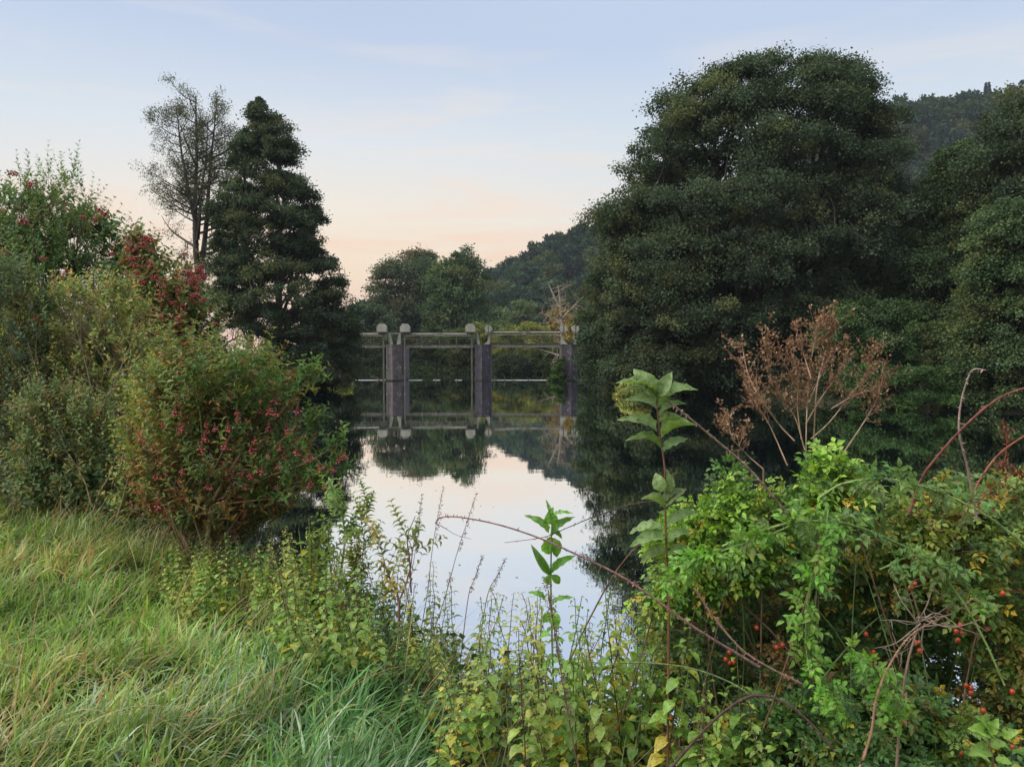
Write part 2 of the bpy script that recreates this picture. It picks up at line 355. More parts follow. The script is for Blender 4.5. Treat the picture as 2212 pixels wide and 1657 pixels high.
# ------------------------------------------------------------------ far and middle trees
def rows_m(rows, Y):
    """silhouette rows (py, left px, right px) -> arrays z, xl, xr at depth Y, bottom first"""
    r = sorted([(at(0, py, Y)[2], at(a, py, Y)[0], at(b, py, Y)[0]) for py, a, b in rows])
    r = np.array(r); return r[:, 0], r[:, 1], r[:, 2]
def clumpy(rng, P, lam):
    s = np.zeros(len(P))
    for i in range(7):
        k = norm(rng.normal(0, 1, 3)) * 2 * pi / (lam * rng.uniform(.6, 1.5)); s += np.sin(P @ (k * np.array([1, 1, 1.3])) + rng.uniform(0, 6.28))
    return s / 1.9
def vol(rng, rows, Y, n, depth=.8, shell=.45, inset=0.0, gap=1.5, lamk=.55):
    P, o, c, a = vol0(rng, rows, Y, n * 2, depth, shell, inset)
    w = float(np.median(a)); sc = gap * clumpy(rng, P, max(w * lamk, .12)) + rng.gumbel(0, 1, len(P))
    i = np.argsort(-sc)[:n]; i = rng.permutation(i); return P[i], o[i], c[i], a[i]
def vol0(rng, rows, Y, n, depth=.8, shell=.45, inset=0.0):
    z, xl, xr = rows_m(rows, Y)
    w = np.maximum(xr - xl, .05); fine = np.linspace(z[0], z[-1], 200); wf = np.interp(fine, z, w)
    zz = rng.choice(fine, n, p=wf / wf.sum()) + rng.normal(0, (z[-1] - z[0]) / 300, n)
    a = np.maximum(np.interp(zz, z, w) / 2 - inset, .02); c = np.interp(zz, z, (xl + xr) / 2)
    th = rng.uniform(0, 2 * pi, n); rr = (shell + (1 - shell) * rng.uniform(0, 1, n)) ** .5 * (1 + .035 * np.abs(rng.normal(0, 1, n)))
    P = np.stack([c + a * rr * np.cos(th), Y + a * depth * rr * np.sin(th), zz], -1)
    outw = norm(np.stack([np.cos(th), np.sin(th) / depth, .35 + .5 * (zz - z.mean()) / max(z[-1] - z[0], .1)], -1))
    return P, outw, c, a
def puff_leaves(rng, mb, C, r, outw, k, mleaf, ls, pal, tpl=LEAF4, flat=.62, spread=.22, droop=.35):
    n = len(C)
    u = norm(rng.normal(0, 1, (n, k, 3))); u[..., 2] = np.abs(u[..., 2]) * .9 - .25
    rad = rng.uniform(.35, 1, (n, k, 1)) ** .6
    sub = C[:, None] + u * rad * r[:, None, None] * np.array([1, 1, flat])
    P = sub[:, :, None] + rng.normal(0, spread, (n, k, mleaf, 3)) * r[:, None, None, None] * np.array([1, 1, .8])
    P = P.reshape(-1, 3); N_ = len(P)
    ow = np.repeat(norm(outw + .0)[:, None], k * mleaf, 1).reshape(-1, 3)
    D = norm(ow * .6 + rng.normal(0, .7, (N_, 3)) + np.array([0, 0, -droop]))
    Nn = norm(np.array([0, 0, .75]) + ow * .6 + rng.normal(0, .6, (N_, 3)))
    L = ls * rng.uniform(.7, 1.3, N_)
    puffc = pick(rng, pal, n) * (1 + rng.normal(0, .13, (n, 1)))
    subc = np.repeat(puffc[:, None], k, 1) * (1 + rng.normal(0, .12, (n, k, 1)))
    col = np.repeat(subc.reshape(-1, 3), mleaf, 0)
    col = np.clip(col * (1 + rng.normal(0, .11, (N_, 1))) * (1 + rng.normal(0, .05, (N_, 3))), .003, .8)
    leaves(mb, P, D, Nn, L, L * .72, col, tpl)
def limb_to(rng, mb, skel, tips, r0, r1, col, k=6, sides=4, sag=.12, up=0.5):
    """curved limb from the nearest lower skeleton point to each tip"""
    skel = np.asarray(skel); d = np.linalg.norm((tips[:, None] - skel[None]) * np.array([1, 1, .8]), axis=2)
    hd = np.linalg.norm(tips[:, None, :2] - skel[None, :, :2], axis=2)
    d = d + np.where(skel[None, :, 2] > tips[:, None, 2] - up * hd, 6 * (skel[None, :, 2] - (tips[:, None, 2] - up * hd)), 0)
    S = skel[np.argmin(d, 1)]; Lg = np.linalg.norm(tips - S, axis=1, keepdims=True)
    t = np.linspace(0, 1, k)[None, :, None]
    mid = (S + tips) / 2 + rng.normal(0, .07, tips.shape) * Lg + np.array([0, 0, sag]) * Lg
    P = (1 - t) ** 2 * S[:, None] + 2 * t * (1 - t) * mid[:, None] + t * t * tips[:, None]
    P[:, 1:-1] += rng.normal(0, .018, (len(tips), k - 2, 3)) * Lg[:, None]
    sc = np.clip(Lg / np.median(Lg), .4, 1.8)
    tubes(mb, P, (r0 * (1 - t[..., 0]) + r1 * t[..., 0]) * sc, col, sides)
    return P
def tree(name, label, cat, rows, Y, n_puff, pr, ls, pal, base_px, k=8, mleaf=14, depth=.8, trunk_r=.3, bark=(.045, .038, .03), seed=0, group=None, shell=.35, gz=None, trunks=None, flat=.85, droop=.45, top=.9, up=.5, dim=1.0):
    rng = np.random.default_rng(seed); mleaf = int(mleaf * 2.5); ls *= 1.0; pal = [(a_, tuple(q * 1.85 * dim for q in b_)) for a_, b_ in pal]
    z, xl, xr = rows_m(rows, Y)
    bx = at(base_px, 800, Y)[0]; bz = (height(bx, Y) if gz is None else gz) - .15
    root = thing(name, label, cat, (bx, Y, bz), group)
    wd = MB(); skel = []
    tz = bz + (z[-1] - bz) * top
    for (dx, lean, rr) in (trunks or [(0, 0, 1)]):
        zz = np.linspace(bz, tz - abs(lean), 14); f = (zz - bz) / (tz - bz)
        cxz = np.interp(zz, z, (xl + xr) / 2)
        xx = (bx + dx) * (1 - sm(f * 1.3)) + (cxz + lean) * sm(f * 1.3) + .12 * np.sin(zz * .6 + seed)
        P = np.stack([xx, Y + .1 * np.cos(zz * .5 + seed) + rng.normal(0, .03, 14), zz], -1)
        tubes(wd, P, trunk_r * rr * (1 - .9 * f) * (1 + .4 * np.exp(-f * 30)), jit(rng, bark, 1, .05, .02), 9)
        skel.append(P[2:])
    skel = np.concatenate(skel)
    n_puff = int(n_puff * 1.25)
    C, ow, c, a = vol(rng, rows, Y, n_puff, depth, shell, pr * .65, gap=1.3 if n_puff < 600 else .75, lamk=.32); hi_ = C[:, 2] > z[-1] - pr * .7; C[hi_, 2] = z[-1] - pr * rng.uniform(.4, 1.4, hi_.sum())
    r = pr * rng.uniform(.6, 1.25, n_puff) * np.clip(a / pr, .35, 1)
    main = C[: max(6, n_puff // 4)]
    Pm = limb_to(rng, wd, skel, main, trunk_r * .32, trunk_r * .08, jit(rng, bark, len(main), .1, .03), 8, 5, up=up)
    limb_to(rng, wd, np.concatenate([skel, Pm[:, 3:].reshape(-1, 3)]), C[len(main):], trunk_r * .12, trunk_r * .03, jit(rng, bark, len(C) - len(main), .1, .03), 5, 3, up=.1)
    fo = MB(); puff_leaves(rng, fo, C, r, ow, k, mleaf, ls, pal, flat=flat, droop=droop)
    wd.build('trunk', M_BARK, root, root.location); fo.build('crown', M_FAR, root, root.location)
    return root

DKG = [(3, (.033, .049, .027)), (2, (.043, .059, .030)), (1, (.060, .071, .029))]
MDG = [(3, (.040, .064, .028)), (2, (.052, .078, .031)), (1, (.068, .084, .031))]
OLV = [(3, (.055, .080, .030)), (2, (.070, .090, .034)), (1, (.085, .085, .035))]
BRG = [(3, (.066, .066, .036)), (2, (.048, .066, .030)), (1, (.10, .062, .035))]
OLD_ = [(3, (.046, .056, .028)), (2, (.036, .052, .026)), (1, (.075, .062, .032))]
LTG = [(3, (.19, .21, .065)), (2, (.25, .24, .07)), (1, (.15, .18, .06))]

# the great spreading tree on the far bank, its lowest boughs over the water
tree('spreading_tree', 'huge dark green tree with wide domed crown hanging over the river', 'tree',
     [(128, 1700, 1770), (158, 1590, 1830), (180, 1480, 1870), (215, 1410, 1905), (260, 1385, 1915), (300, 1345, 1950), (360, 1350, 1965), (420, 1350, 1975), (470, 1275, 1990),
      (520, 1290, 1975), (600, 1250, 1960), (680, 1240, 1900), (740, 1240, 1850), (800, 1240, 1760), (838, 1290, 1700)], 54, 760, 1.35, .16, DKG, 1660, k=10, mleaf=26, depth=.75,
     trunk_r=.55, seed=3, trunks=[(0, 0, 1), (1.2, 4.0, .8), (-1.2, -3.5, .75)], gz=.6)
tree('alder_tree', 'dense dark conical tree beside the thin bare tree on the left bank', 'tree',
     [(203, 552, 566), (235, 530, 590), (270, 520, 622), (300, 520, 632), (330, 500, 655), (360, 490, 640), (420, 470, 690), (465, 458, 712), (520, 456, 705), (560, 450, 722), (610, 446, 748), (670, 450, 765), (710, 500, 775), (745, 560, 780), (815, 600, 775)],
     56, 380, .88, .15, DKG, 560, k=9, mleaf=26, depth=.8, trunk_r=.33, bark=(.17, .12, .09), seed=5, trunks=[(-1.0, -1.6, .8), (.9, 1.0, 1)])
tree('riverside_tree', 'darker open tree left of the rounder green one behind the weir', 'tree',
     [(560, 850, 930), (575, 820, 950), (600, 800, 960), (640, 785, 965), (680, 770, 970), (720, 765, 980), (770, 765, 990)], 150, 130, 2.6, .42, OLD_, 880, k=8, mleaf=17, trunk_r=.4, seed=7)
tree('riverside_tree', 'rounded mid green tree directly behind the middle of the weir', 'tree',
     [(538, 965, 1010), (555, 940, 1030), (590, 920, 1045), (640, 910, 1055), (690, 915, 1062), (740, 910, 1065), (790, 920, 1065)], 140, 120, 2.5, .42, MDG, 990, k=8, mleaf=18, trunk_r=.4, seed=8)
tree('riverside_tree', 'tall thin topped brownish tree peeping over between two trees behind the weir', 'tree',
     [(532, 885, 925), (550, 870, 940), (600, 860, 960), (700, 860, 970)], 158, 80, 2.2, .42, OLD_, 905, k=8, mleaf=14, trunk_r=.35, seed=9)
tree('riverside_tree', 'dark low tree at the edge of the sunset gap behind the weir', 'tree',
     [(640, 770, 800), (670, 745, 830), (720, 740, 850), (790, 740, 860)], 120, 60, 2.0, .36, DKG, 790, k=8, mleaf=16, trunk_r=.25, seed=10)
mids = [(1085, 655, 45, 190, MDG, 'small green tree at the hill foot right of the rounded tree'), (1130, 640, 50, 185, OLV, 'olive tree at the hill foot behind the willow bushes'),
        (1180, 650, 40, 180, DKG, 'dark tree at the hill foot just left of the dead tree'), (1235, 625, 45, 170, MDG, 'green tree at the hill foot behind the dead tree')]
for i, (cxp, top, hw, Y, pal, lab) in enumerate(mids):
    tree('hillfoot_tree', lab, 'tree', [(top, cxp - hw * .3, cxp + hw * .3), (top + 22, cxp - hw * .8, cxp + hw * .8), (top + 60, cxp - hw, cxp + hw), (778, cxp - hw, cxp + hw)], Y, 45, 2.6, .5, pal, cxp, k=7, mleaf=13, trunk_r=.25, seed=20 + i, group='trees at the foot of the hill')
tree('autumn_tree', 'yellow orange leaved tree behind the bare dead tree', 'tree', [(655, 1195, 1215), (675, 1178, 1235), (720, 1170, 1245), (790, 1170, 1250)], 112, 60, 1.5, .30,
     [(3, (.26, .17, .045)), (2, (.18, .14, .04)), (1, (.10, .10, .035))], 1205, k=7, mleaf=14, trunk_r=.15, seed=30)
# shrubs on the bank behind the weir
shr = [(790, 735, 55, 102, DKG, 'dark shrub behind the left bay of the weir'), (865, 728, 50, 104, OLD_, 'brownish shrub behind the pier with two brackets'), (935, 735, 55, 103, DKG, 'dark shrub behind the middle bay'),
       (1000, 712, 45, 101, OLV, 'olive willow shrub behind the middle bay'), (1035, 690, 40, 106, LTG, 'pale willow bush above the round topped pier'), (1105, 698, 50, 104, LTG, 'bright yellow green willow in the right bay'),
       (1160, 696, 44, 107, LTG, 'second yellow green willow in the right bay, nearer the dead tree'), (1175, 742, 38, 99, OLV, 'olive shrub low in the right bay'), (1110, 765, 45, 98, DKG, 'dark shrub low over the water in the right bay'),
       (1225, 735, 35, 101, BRG, 'brownish shrub below the dead tree'), (1255, 740, 40, 96, DKG, 'dark shrub beside the last pier')]
for i, (cxp, top, hw, Y, pal, lab) in enumerate(shr):
    tree('bank_shrub', lab, 'shrub', [(top, cxp - hw * .35, cxp + hw * .35), (top + 14, cxp - hw * .8, cxp + hw * .8), (top + 45, cxp - hw, cxp + hw), (805, cxp - hw * 1.05, cxp + hw * 1.05)], Y, 46, 1.15, .22, pal, cxp, k=7, mleaf=18, trunk_r=.08, seed=40 + i, group='shrubs on the bank behind the weir', droop=-.3, dim=.62)
# right bank, closer
tree('right_bank_tree', 'mid green tree with ragged top between the huge tree and the hill', 'tree',
     [(285, 2060, 2090), (310, 2030, 2120), (360, 2010, 2150), (430, 1985, 2170), (520, 1940, 2160), (600, 1900, 2150), (700, 1890, 2140), (800, 1900, 2120), (850, 1920, 2100)], 50, 230, 1.15, .16, MDG, 2050, k=9, mleaf=20, trunk_r=.28, seed=61)
tree('right_bank_tree', 'tall dark tree cut by the frame edge in front of the hill', 'tree',
     [(196, 2170, 2230), (230, 2120, 2290), (300, 2090, 2340), (380, 2075, 2360), (480, 2080, 2380), (620, 2080, 2400), (780, 2090, 2400), (850, 2100, 2400)], 46, 230, 1.2, .16, DKG, 2230, k=9, mleaf=18, trunk_r=.3, bark=(.10, .09, .075), seed=62)
tree('right_bank_tree', 'rounded leafy green tree nearest on the right bank, reaching the water', 'tree',
     [(430, 2150, 2200), (460, 2110, 2270), (540, 2085, 2310), (640, 2070, 2330), (740, 2060, 2330), (840, 2050, 2330), (885, 2070, 2320)], 38, 230, .9, .13, MDG, 2190, k=9, mleaf=20, trunk_r=.2, seed=63, gz=.5)
tree('right_bank_bush', 'drooping green bush below the gap in the dark trees', 'bush',
     [(635, 1850, 1900), (660, 1790, 1960), (710, 1760, 2000), (780, 1760, 2010), (850, 1780, 2010)], 44, 110, .9, .14, [(3, (.030, .052, .020)), (1, (.045, .07, .022))], 1880, k=8, mleaf=20, trunk_r=.1, seed=64, droop=.9, gz=.6)
tree('right_bank_bush', 'olive brown bush between drooping bush and the leafy tree', 'bush',
     [(690, 1990, 2040), (730, 1950, 2080), (800, 1940, 2100), (860, 1950, 2090)], 43, 80, .8, .13, OLV, 2020, k=8, mleaf=18, trunk_r=.1, seed=65, gz=.6)
tree('low_bush', 'bright green low creeper bush at the water edge of right bank', 'bush',
     [(785, 1880, 2060), (810, 1840, 2090), (850, 1830, 2100), (878, 1850, 2100)], 40, 90, .6, .12, [(3, (.030, .058, .018)), (1, (.04, .075, .02))], 1960, k=8, mleaf=18, trunk_r=.06, seed=66, gz=.3)
tree('low_bush', 'yellowish green bush low over the water under the huge tree', 'bush',
     [(815, 1340, 1375), (830, 1325, 1400), (855, 1335, 1390)], 50, 26, .5, .12, LTG, 1360, k=7, mleaf=16, trunk_r=.05, seed=67, gz=.1)
tree('low_bush', 'dark shrub filling the bank under the huge tree', 'bush',
     [(700, 1450, 1850), (760, 1400, 1900), (845, 1420, 1880)], 57, 120, 1.2, .18, DKG, 1640, k=8, mleaf=18, trunk_r=.08, seed=68, gz=.6, depth=.3)
# left bank low growth beneath the alder
tree('left_bank_bush', 'dark bush under the conical tree at the left waterside', 'bush',
     [(755, 580, 700), (785, 560, 760), (815, 540, 775), (845, 560, 700)], 60, 90, 1.1, .17, DKG, 620, k=8, mleaf=18, trunk_r=.06, seed=69, depth=.5, gz=.8)
tree('left_bank_bush', 'yellowish willow bush hanging to water beside the weir', 'bush',
     [(800, 715, 745), (822, 705, 760), (845, 712, 750)], 66, 22, .6, .15, LTG, 730, k=7, mleaf=14, trunk_r=.04, seed=70, droop=.8, gz=.1)

for i, (cxp, top, hw, Y, pal, lab) in enumerate([(300, 735, 90, 88, DKG, 'dark distant shrub behind the left bank bushes'), (430, 728, 70, 80, OLV, 'olive shrub behind the foot of the thin tree'), (510, 765, 50, 72, MDG, 'green shrub between thin tree and conical tree'), (130, 740, 110, 84, MDG, 'distant shrub behind the berry bushes')]):
    tree('left_bank_bush', lab, 'bush', [(top, cxp - hw * .4, cxp + hw * .4), (top + 15, cxp - hw * .8, cxp + hw * .8), (top + 45, cxp - hw, cxp + hw), (808, cxp - hw, cxp + hw)], Y, 60, 1.1, .2, pal, cxp, k=7, mleaf=14, trunk_r=.08, seed=90 + i)
# thin half bare tree on the left bank
def grow(rng, mb, lv, P0, D, L, r, maxlv, bark, tips, tropism=.12, nchild=(9, 8, 6), spreadA=(1.0, .9, .8), lfrac=.55):
    k = 9; pts = [P0]; d = D.copy(); step = L / (k - 1)
    for i in range(k - 1):
        d = norm(d + rng.normal(0, .07 if lv else .035, 3) + np.array([0, 0, tropism])); pts.append(pts[-1] + d * step)
    pts = np.array(pts); tubes(mb, pts, r * (1 - .85 * np.linspace(0, 1, k)), bark, 6 if lv < 2 else 3)
    tips.append(pts[k // 2:] if lv >= maxlv - 1 else pts[-2:])
    if lv >= maxlv: return
    for j in range(nchild[lv]):
        f = rng.uniform(.18, .98) if lv else .08 + .90 * (j + rng.uniform(0, 1)) / nchild[lv]
        i = int(f * (k - 1)); p = pts[i] + (pts[min(i + 1, k - 1)] - pts[i]) * (f * (k - 1) - i)
        ax = norm(pts[min(i + 1, k - 1)] - pts[max(i - 1, 0)]); th = rng.uniform(0, 2 * pi)
        side = norm(np.cross(ax, norm(np.array([math.cos(th), math.sin(th), .2]))))
        dd = norm(ax * (1 - spreadA[lv] * .6) + side * spreadA[lv])
        grow(rng, mb, lv + 1, p, dd, L * lfrac * (1.15 - .6 * f if lv else 1.35 - .80 * f) * rng.uniform(.8, 1.2), r * .42 * (1.2 - .7 * f), maxlv, bark, tips, tropism, nchild, spreadA, lfrac)
def bare_tree(name, label, base, leaders, ls, nl, pal, bark, seed, maxlv=3, nchild=(13, 7, 5), lfrac=.42, sp=(1.0, .9, .8), trop=.12):
    rng = np.random.default_rng(seed); root = thing(name, label, 'tree', base)
    wd = MB(); tips = []
    for p0, d, L, r in leaders: grow(rng, wd, 0, np.array(p0), norm(np.array(d, float)), L, r, maxlv, np.array(bark), tips, trop, nchild, sp, lfrac)
    wd.build('trunk', M_BARK, root, root.location)
    if nl:
        T_ = np.concatenate(tips); T_ = T_[rng.integers(0, len(T_), nl)] + rng.normal(0, .20, (nl, 3))
        fo = MB(); L = ls * rng.uniform(.6, 1.3, nl)
        leaves(fo, T_, rng.normal(0, 1, (nl, 3)) + np.array([0, 0, -.3]), rng.normal(0, .6, (nl, 3)) + np.array([0, 0, 1]), L, L * .75, jit(rng, pick(rng, pal, nl), nl))
        fo.build('crown', M_FAR, root, root.location)
    return root
Yb = 58; p0 = at(425, 800, Yb); pf = at(428, 590, Yb); s_ = pxm(Yb)
bare_tree('thin_tree', 'tall thin half bare tree with see-through crown on the left bank', p0,
          [(p0 - np.array([0, 0, .3]), (.01, 0, 1), 8.6, .34), (pf, (-.02, .0, 1), 13.1, .24), (pf + np.array([0, .3, .2]), (.15, .05, 1), 12.2, .22), (pf + np.array([0, 0, 3.2]), (-.25, -.1, 1), 9.0, .16), (pf + np.array([0, 0, 2.5]), (.02, .25, 1), 9.6, .15)],
          .10, 46000, [(3, (.11, .13, .07)), (1, (.13, .11, .07))], (.085, .072, .06), 14, maxlv=3, nchild=(20, 8, 5), lfrac=.34, sp=(1.1, .8, .8), trop=.06)
Yd = 92; q0 = at(1216, 712, Yd)
root = bare_tree('dead_tree', 'leafless pale dead tree with crooked branches behind the weir', (q0[0], Yd, 1),
          [((q0[0], Yd, 0.6), (0, 0, 1), 5.4, .30), ((q0[0], Yd, 5.3), (-.12, 0, 1), 5.6, .26), ((q0[0], Yd, 6.2), (-.9, .1, .45), 3.2, .16), ((q0[0], Yd, 6.8), (.6, -.1, .8), 3.6, .16), ((q0[0] - .1, Yd, 7.5), (-.5, .2, 1), 4.2, .15)],
          0, 0, None, (.33, .26, .20), 17, maxlv=2, nchild=(9, 6, 4), lfrac=.5, sp=(1.1, 1.0, .8), trop=-.02)

# forest covering the hill, one mass
rng = np.random.default_rng(77)
tp = MB(); nC = 26
u = norm(rng.normal(0, 1, (nC, 3))); u[:, 2] = np.abs(u[:, 2]); Cc = u * np.array([3.6, 3.6, 4.2]) * rng.uniform(.6, 1, (nC, 1))
puff_leaves(rng, tp, Cc, np.full(nC, 1.5), u, 6, 4, .95, [(1, (1, 1, 1))])
tvv = np.concatenate(tp.v); tff = np.concatenate(tp.t); tcc = np.clip(np.concatenate(tp.c), .5, 1.6)
cand = np.stack([rng.uniform(-80, 340, 5200), rng.uniform(186, 400, 5200)], -1)
gx = np.round(cand / 8.0); _, ui = np.unique(gx, axis=0, return_index=True); cand = gx[ui] * 8.0 + rng.uniform(-3, 3, (len(ui), 2))
vis = np.abs(cand[:, 0]) < cand[:, 1] * .78; cand = cand[vis & (cand[:, 0] > -45 - (400 - cand[:, 1]) * .1)]
hz = height(cand[:, 0], cand[:, 1]); ok = (hz > 3.2); cand = cand[ok]; hz = hz[ok]; nT = len(cand)
fm = MB(); a = rng.uniform(0, 2 * pi, nT); s = rng.uniform(1.0, 1.65, nT)
ca, sa = np.cos(a)[:, None], np.sin(a)[:, None]
V = np.stack([(tvv[None, :, 0] * ca - tvv[None, :, 1] * sa) * s[:, None] + cand[:, 0:1], (tvv[None, :, 0] * sa + tvv[None, :, 1] * ca) * s[:, None] + cand[:, 1:2], tvv[None, :, 2] * s[:, None] * rng.uniform(.9, 1.35, (nT, 1)) + hz[:, None] + 3.5], -1)
fcol = pick(rng, [(4, (.026, .050, .028)), (3, (.040, .066, .028)), (1.2, (.07, .085, .032)), (.15, (.085, .075, .035)), (2, (.022, .042, .030))], nT) * 1.5 * rng.uniform(.65, 1.4, (nT, 1))
Ccol = (fcol[:, None] * tcc[None]).reshape(-1, 3)
fm.add(V.reshape(-1, 3), (tff[None] + (np.arange(nT) * len(tvv))[:, None, None]).reshape(-1, 3), Ccol)
o = fm.build('hill_forest', M_FAR); o['kind'] = 'stuff'; o['label'] = 'dense mixed forest covering the hillside beyond the river'; o['category'] = 'forest'
# spruces standing out on the ridge
def spruce(base, h, seed):
    rng = np.random.default_rng(seed); n = 1100; t = rng.uniform(0, 1, n) ** .8; th = rng.uniform(0, 2 * pi, n); rr = h * .17 * (1 - t) * rng.uniform(.3, 1, n) + .15
    P = np.stack([rr * np.cos(th), rr * np.sin(th), h * (.08 + .92 * t) - rr * .25], -1) + base
    D = np.stack([np.cos(th), np.sin(th), -.35 + 0 * th], -1)
    root = thing('spruce_tree', 'pointed spruce standing up from the forested ridge', 'tree', base, 'spruces on the ridge')
    f = MB(); leaves(f, P, D, rng.normal(0, .2, (n, 3)) + np.array([0, 0, 1]), h * .055, h * .028, jit(rng, (.03, .048, .038), n)); 
    w = MB(); tubes(w, [base - np.array([0, 0, 3]), base + np.array([0, 0, h * .95])], [h * .02, .03], (.05, .04, .03), 5)
    w.build('trunk', M_BARK, root, root.location); f.build('crown', M_FAR, root, root.location)
for i, (px, h) in enumerate([(1915, 12), (1945, 16), (1962, 12), (1975, 14), (2010, 18), (2022, 14), (2083, 20), (2125, 24), (2150, 19), (2178, 22), (2200, 24), (1400, 14), (1460, 15)]):
    X = at(px, 500, 352)[0]; spruce(np.array([X, 352, float(height(X, 352)) + 1.0]), h * .95, 500 + i)

# ------------------------------------------------------------------ the weir
WY = 76.0
K = .01284
def wx(c): return -16.9 + c * K
def wz(c): return (1182 - c) * K
weir = thing('weir_bridge', 'old river weir with masonry piers, steel footbridge and pale capped lift columns', 'weir', (wx(700), WY, 0))
wo = weir.location
def part(mb, name, mat, parent=weir): return mb.build(name, mat, parent, wo)
g = (1, 1, 1)
def pier(c0, c1, edge, mat=M_PIER):
    m = MB(); x0, x1, xe = wx(c0), wx(c1), wx(edge); zt = wz(903)
    # pointed upstream nose toward the viewer, straight body behind
    pts = [(x0, WY + .15), (xe, WY - .55), (x1 - .12, WY - .05), (x1, WY + .25), (x1, WY + 4.2), (x0, WY + 4.2)]
    n_ = len(pts); zz = [-1.0, 0.14, 0.2, zt - .12, zt - .1, zt]; off = [0.05, .05, 0, 0, .04, .04]
    cxm, cym = (x0 + x1) / 2, WY + 2
    vv = []
    for z_, of in zip(zz, off):
        for (x, y) in pts:
            d = math.hypot(x - cxm, y - cym); vv.append((x + (x - cxm) / d * of, y + (y - cym) / d * of, z_))
    ff = []
    for r_ in range(len(zz) - 1):
        for i in range(n_):
            a, b = r_ * n_ + i, r_ * n_ + (i + 1) % n_; ff += [(a, b, b + n_), (a, b + n_, a + n_)]
    e = (len(zz) - 1) * n_; ff += [(e, e + i, e + i + 1) for i in range(1, n_ - 1)]
    m.add(vv, ff, g); o = part(m, 'pier', mat)
    w_ = MB(); q = [(cxm + (x - cxm) * 1.05, cym + (y - cym) * 1.03) for x, y in pts]; w_.add([(x, y, z_) for z_ in (-.9, .17 + .02 * len(pts) % .03) for x, y in q], [t for i in range(n_) for t in ((i, (i + 1) % n_, n_ + (i + 1) % n_), (i, n_ + (i + 1) % n_, n_ + i))] + [(n_, n_ + i, n_ + i + 1) for i in range(1, n_ - 1)], g)
    w_.build('wet_footing', M_WET, o, wo); return o
for c0, c1, ed in ((345, 480, 400), (1030, 1152, 1085), (1702, 1822, 1770), (-330, -205, -280)): pier(c0, c1, ed, M_PIER_PALE if c0 == 345 else M_PIER)
def cap_box(c, yf=WY - .75):
    m = MB(); h = .46; zb, zt = wz(808), wz(746); x = wx(c)
    prism(m, [(x - h, zb), (x + h, zb), (x + h, zt - .30), (x + h * .5, zt), (x - h * .5, zt), (x - h, zt - .30)], yf, yf + .85, g)
    o = part(m, 'lift_cap', M_CONC)
    b = MB(); boxm(b, x - .34, x + .34, yf + .1, yf + .7, wz(822), zb - .004, g); part(b, 'cap_bracket', M_RUST)
def cap_disc(c, yf=WY - .5):
    m = MB(); x = wx(c); zc = wz(783); r = .36
    prism(m, [(x + r * math.cos(a), zc + r * math.sin(a)) for a in np.linspace(0, 2 * pi, 25)[:-1]], yf, yf + .55, g)
    o = part(m, 'lift_cap', M_CONC); 
    s = MB(); prism(s, [(x + .012 + .03 * sx, zc + r * .9 * sz) for sx, sz in ((-1, -1), (1, -1), (1, 1), (-1, 1))], yf - .03, yf - .003, g); s.build('seam', M_RUST, o, wo)
    b = MB(); boxm(b, x - .22, x + .22, yf + .05, yf + .5, wz(822), zc - r - .003, g); part(b, 'cap_bracket', M_STEEL)
for c in (320, 498, 997): cap_box(c)
for c in (1134, 1711, 1802): cap_disc(c)
cap_box(-215); 
def column(c, w=.075, top=822, y=WY - .35):
    m = MB(); x = wx(c); boxm(m, x - w, x + w, y - w, y + w, -1, wz(top), g); part(m, 'lift_column', M_COL)
for c in (331, 493, 1008, -203): column(c)
column(-188, .05)
column(1682, .045, 905); column(1694, .045, 905)
def pipe(c0, c1, czt, czb, y=WY, mat=M_STEEL, name='drive_shaft'):
    m = MB(); r = (wz(czt) - wz(czb)) / 2; z = (wz(czt) + wz(czb)) / 2
    tubes(m, [(wx(c0), y, z), (wx((c0 + c1) / 2), y, z), (wx(c1), y, z)], [r] * 3, g, 10); return part(m, name, mat)
pipe(-200, 306, 816, 836); pipe(530, 740, 816, 836); pipe(768, 970, 816, 836); pipe(345, 470, 816, 823); pipe(1160, 1370, 803, 822); pipe(1452, 1688, 803, 822)
for c0, c1 in ((-200, 306), (530, 970), (1150, 1700)):       # dark flange above each shaft
    t0 = 797 if c0 > 1000 else 811
    m = MB(); boxm(m, wx(c0), wx(c1), WY + .1, WY + .45, wz(t0 + 4), wz(t0), g); part(m, 'top_beam', M_RUST)
for c, zz_ in ((754, 826), (1411, 811)):
    m = MB(); boxm(m, wx(c - 14), wx(c + 14), WY - .22, WY + .09, wz(zz_ + 14), wz(zz_ - 13), g); boxm(m, wx(c - 40), wx(c + 40), WY - .13, WY + .07, wz(zz_ + 9), wz(zz_ - 7), g)
    part(m, 'gear_housing', M_STEEL)
# brackets on the pier tops
def bracket(pts): m = MB(); prism(m, [(wx(a), wz(b)) for a, b in pts], WY - .1, WY + .25, g); part(m, 'bracket', M_CONC)
bracket([(378, 902), (398, 902), (378, 815), (357, 815)]); bracket([(428, 902), (458, 902), (459, 815), (447, 815)]); bracket([(1050, 902), (1071, 902), (1054, 815), (1043, 815)])
bracket([(1102, 902), (1146, 902), (1148, 822), (1129, 822), (1129, 874)]); bracket([(1692, 902), (1744, 902), (1712, 868), (1712, 822), (1692, 822)])
bracket([(-300, 902), (-280, 902), (-262, 815), (-280, 815)]); bracket([(1790, 902), (1812, 902), (1812, 822), (1794, 822)])
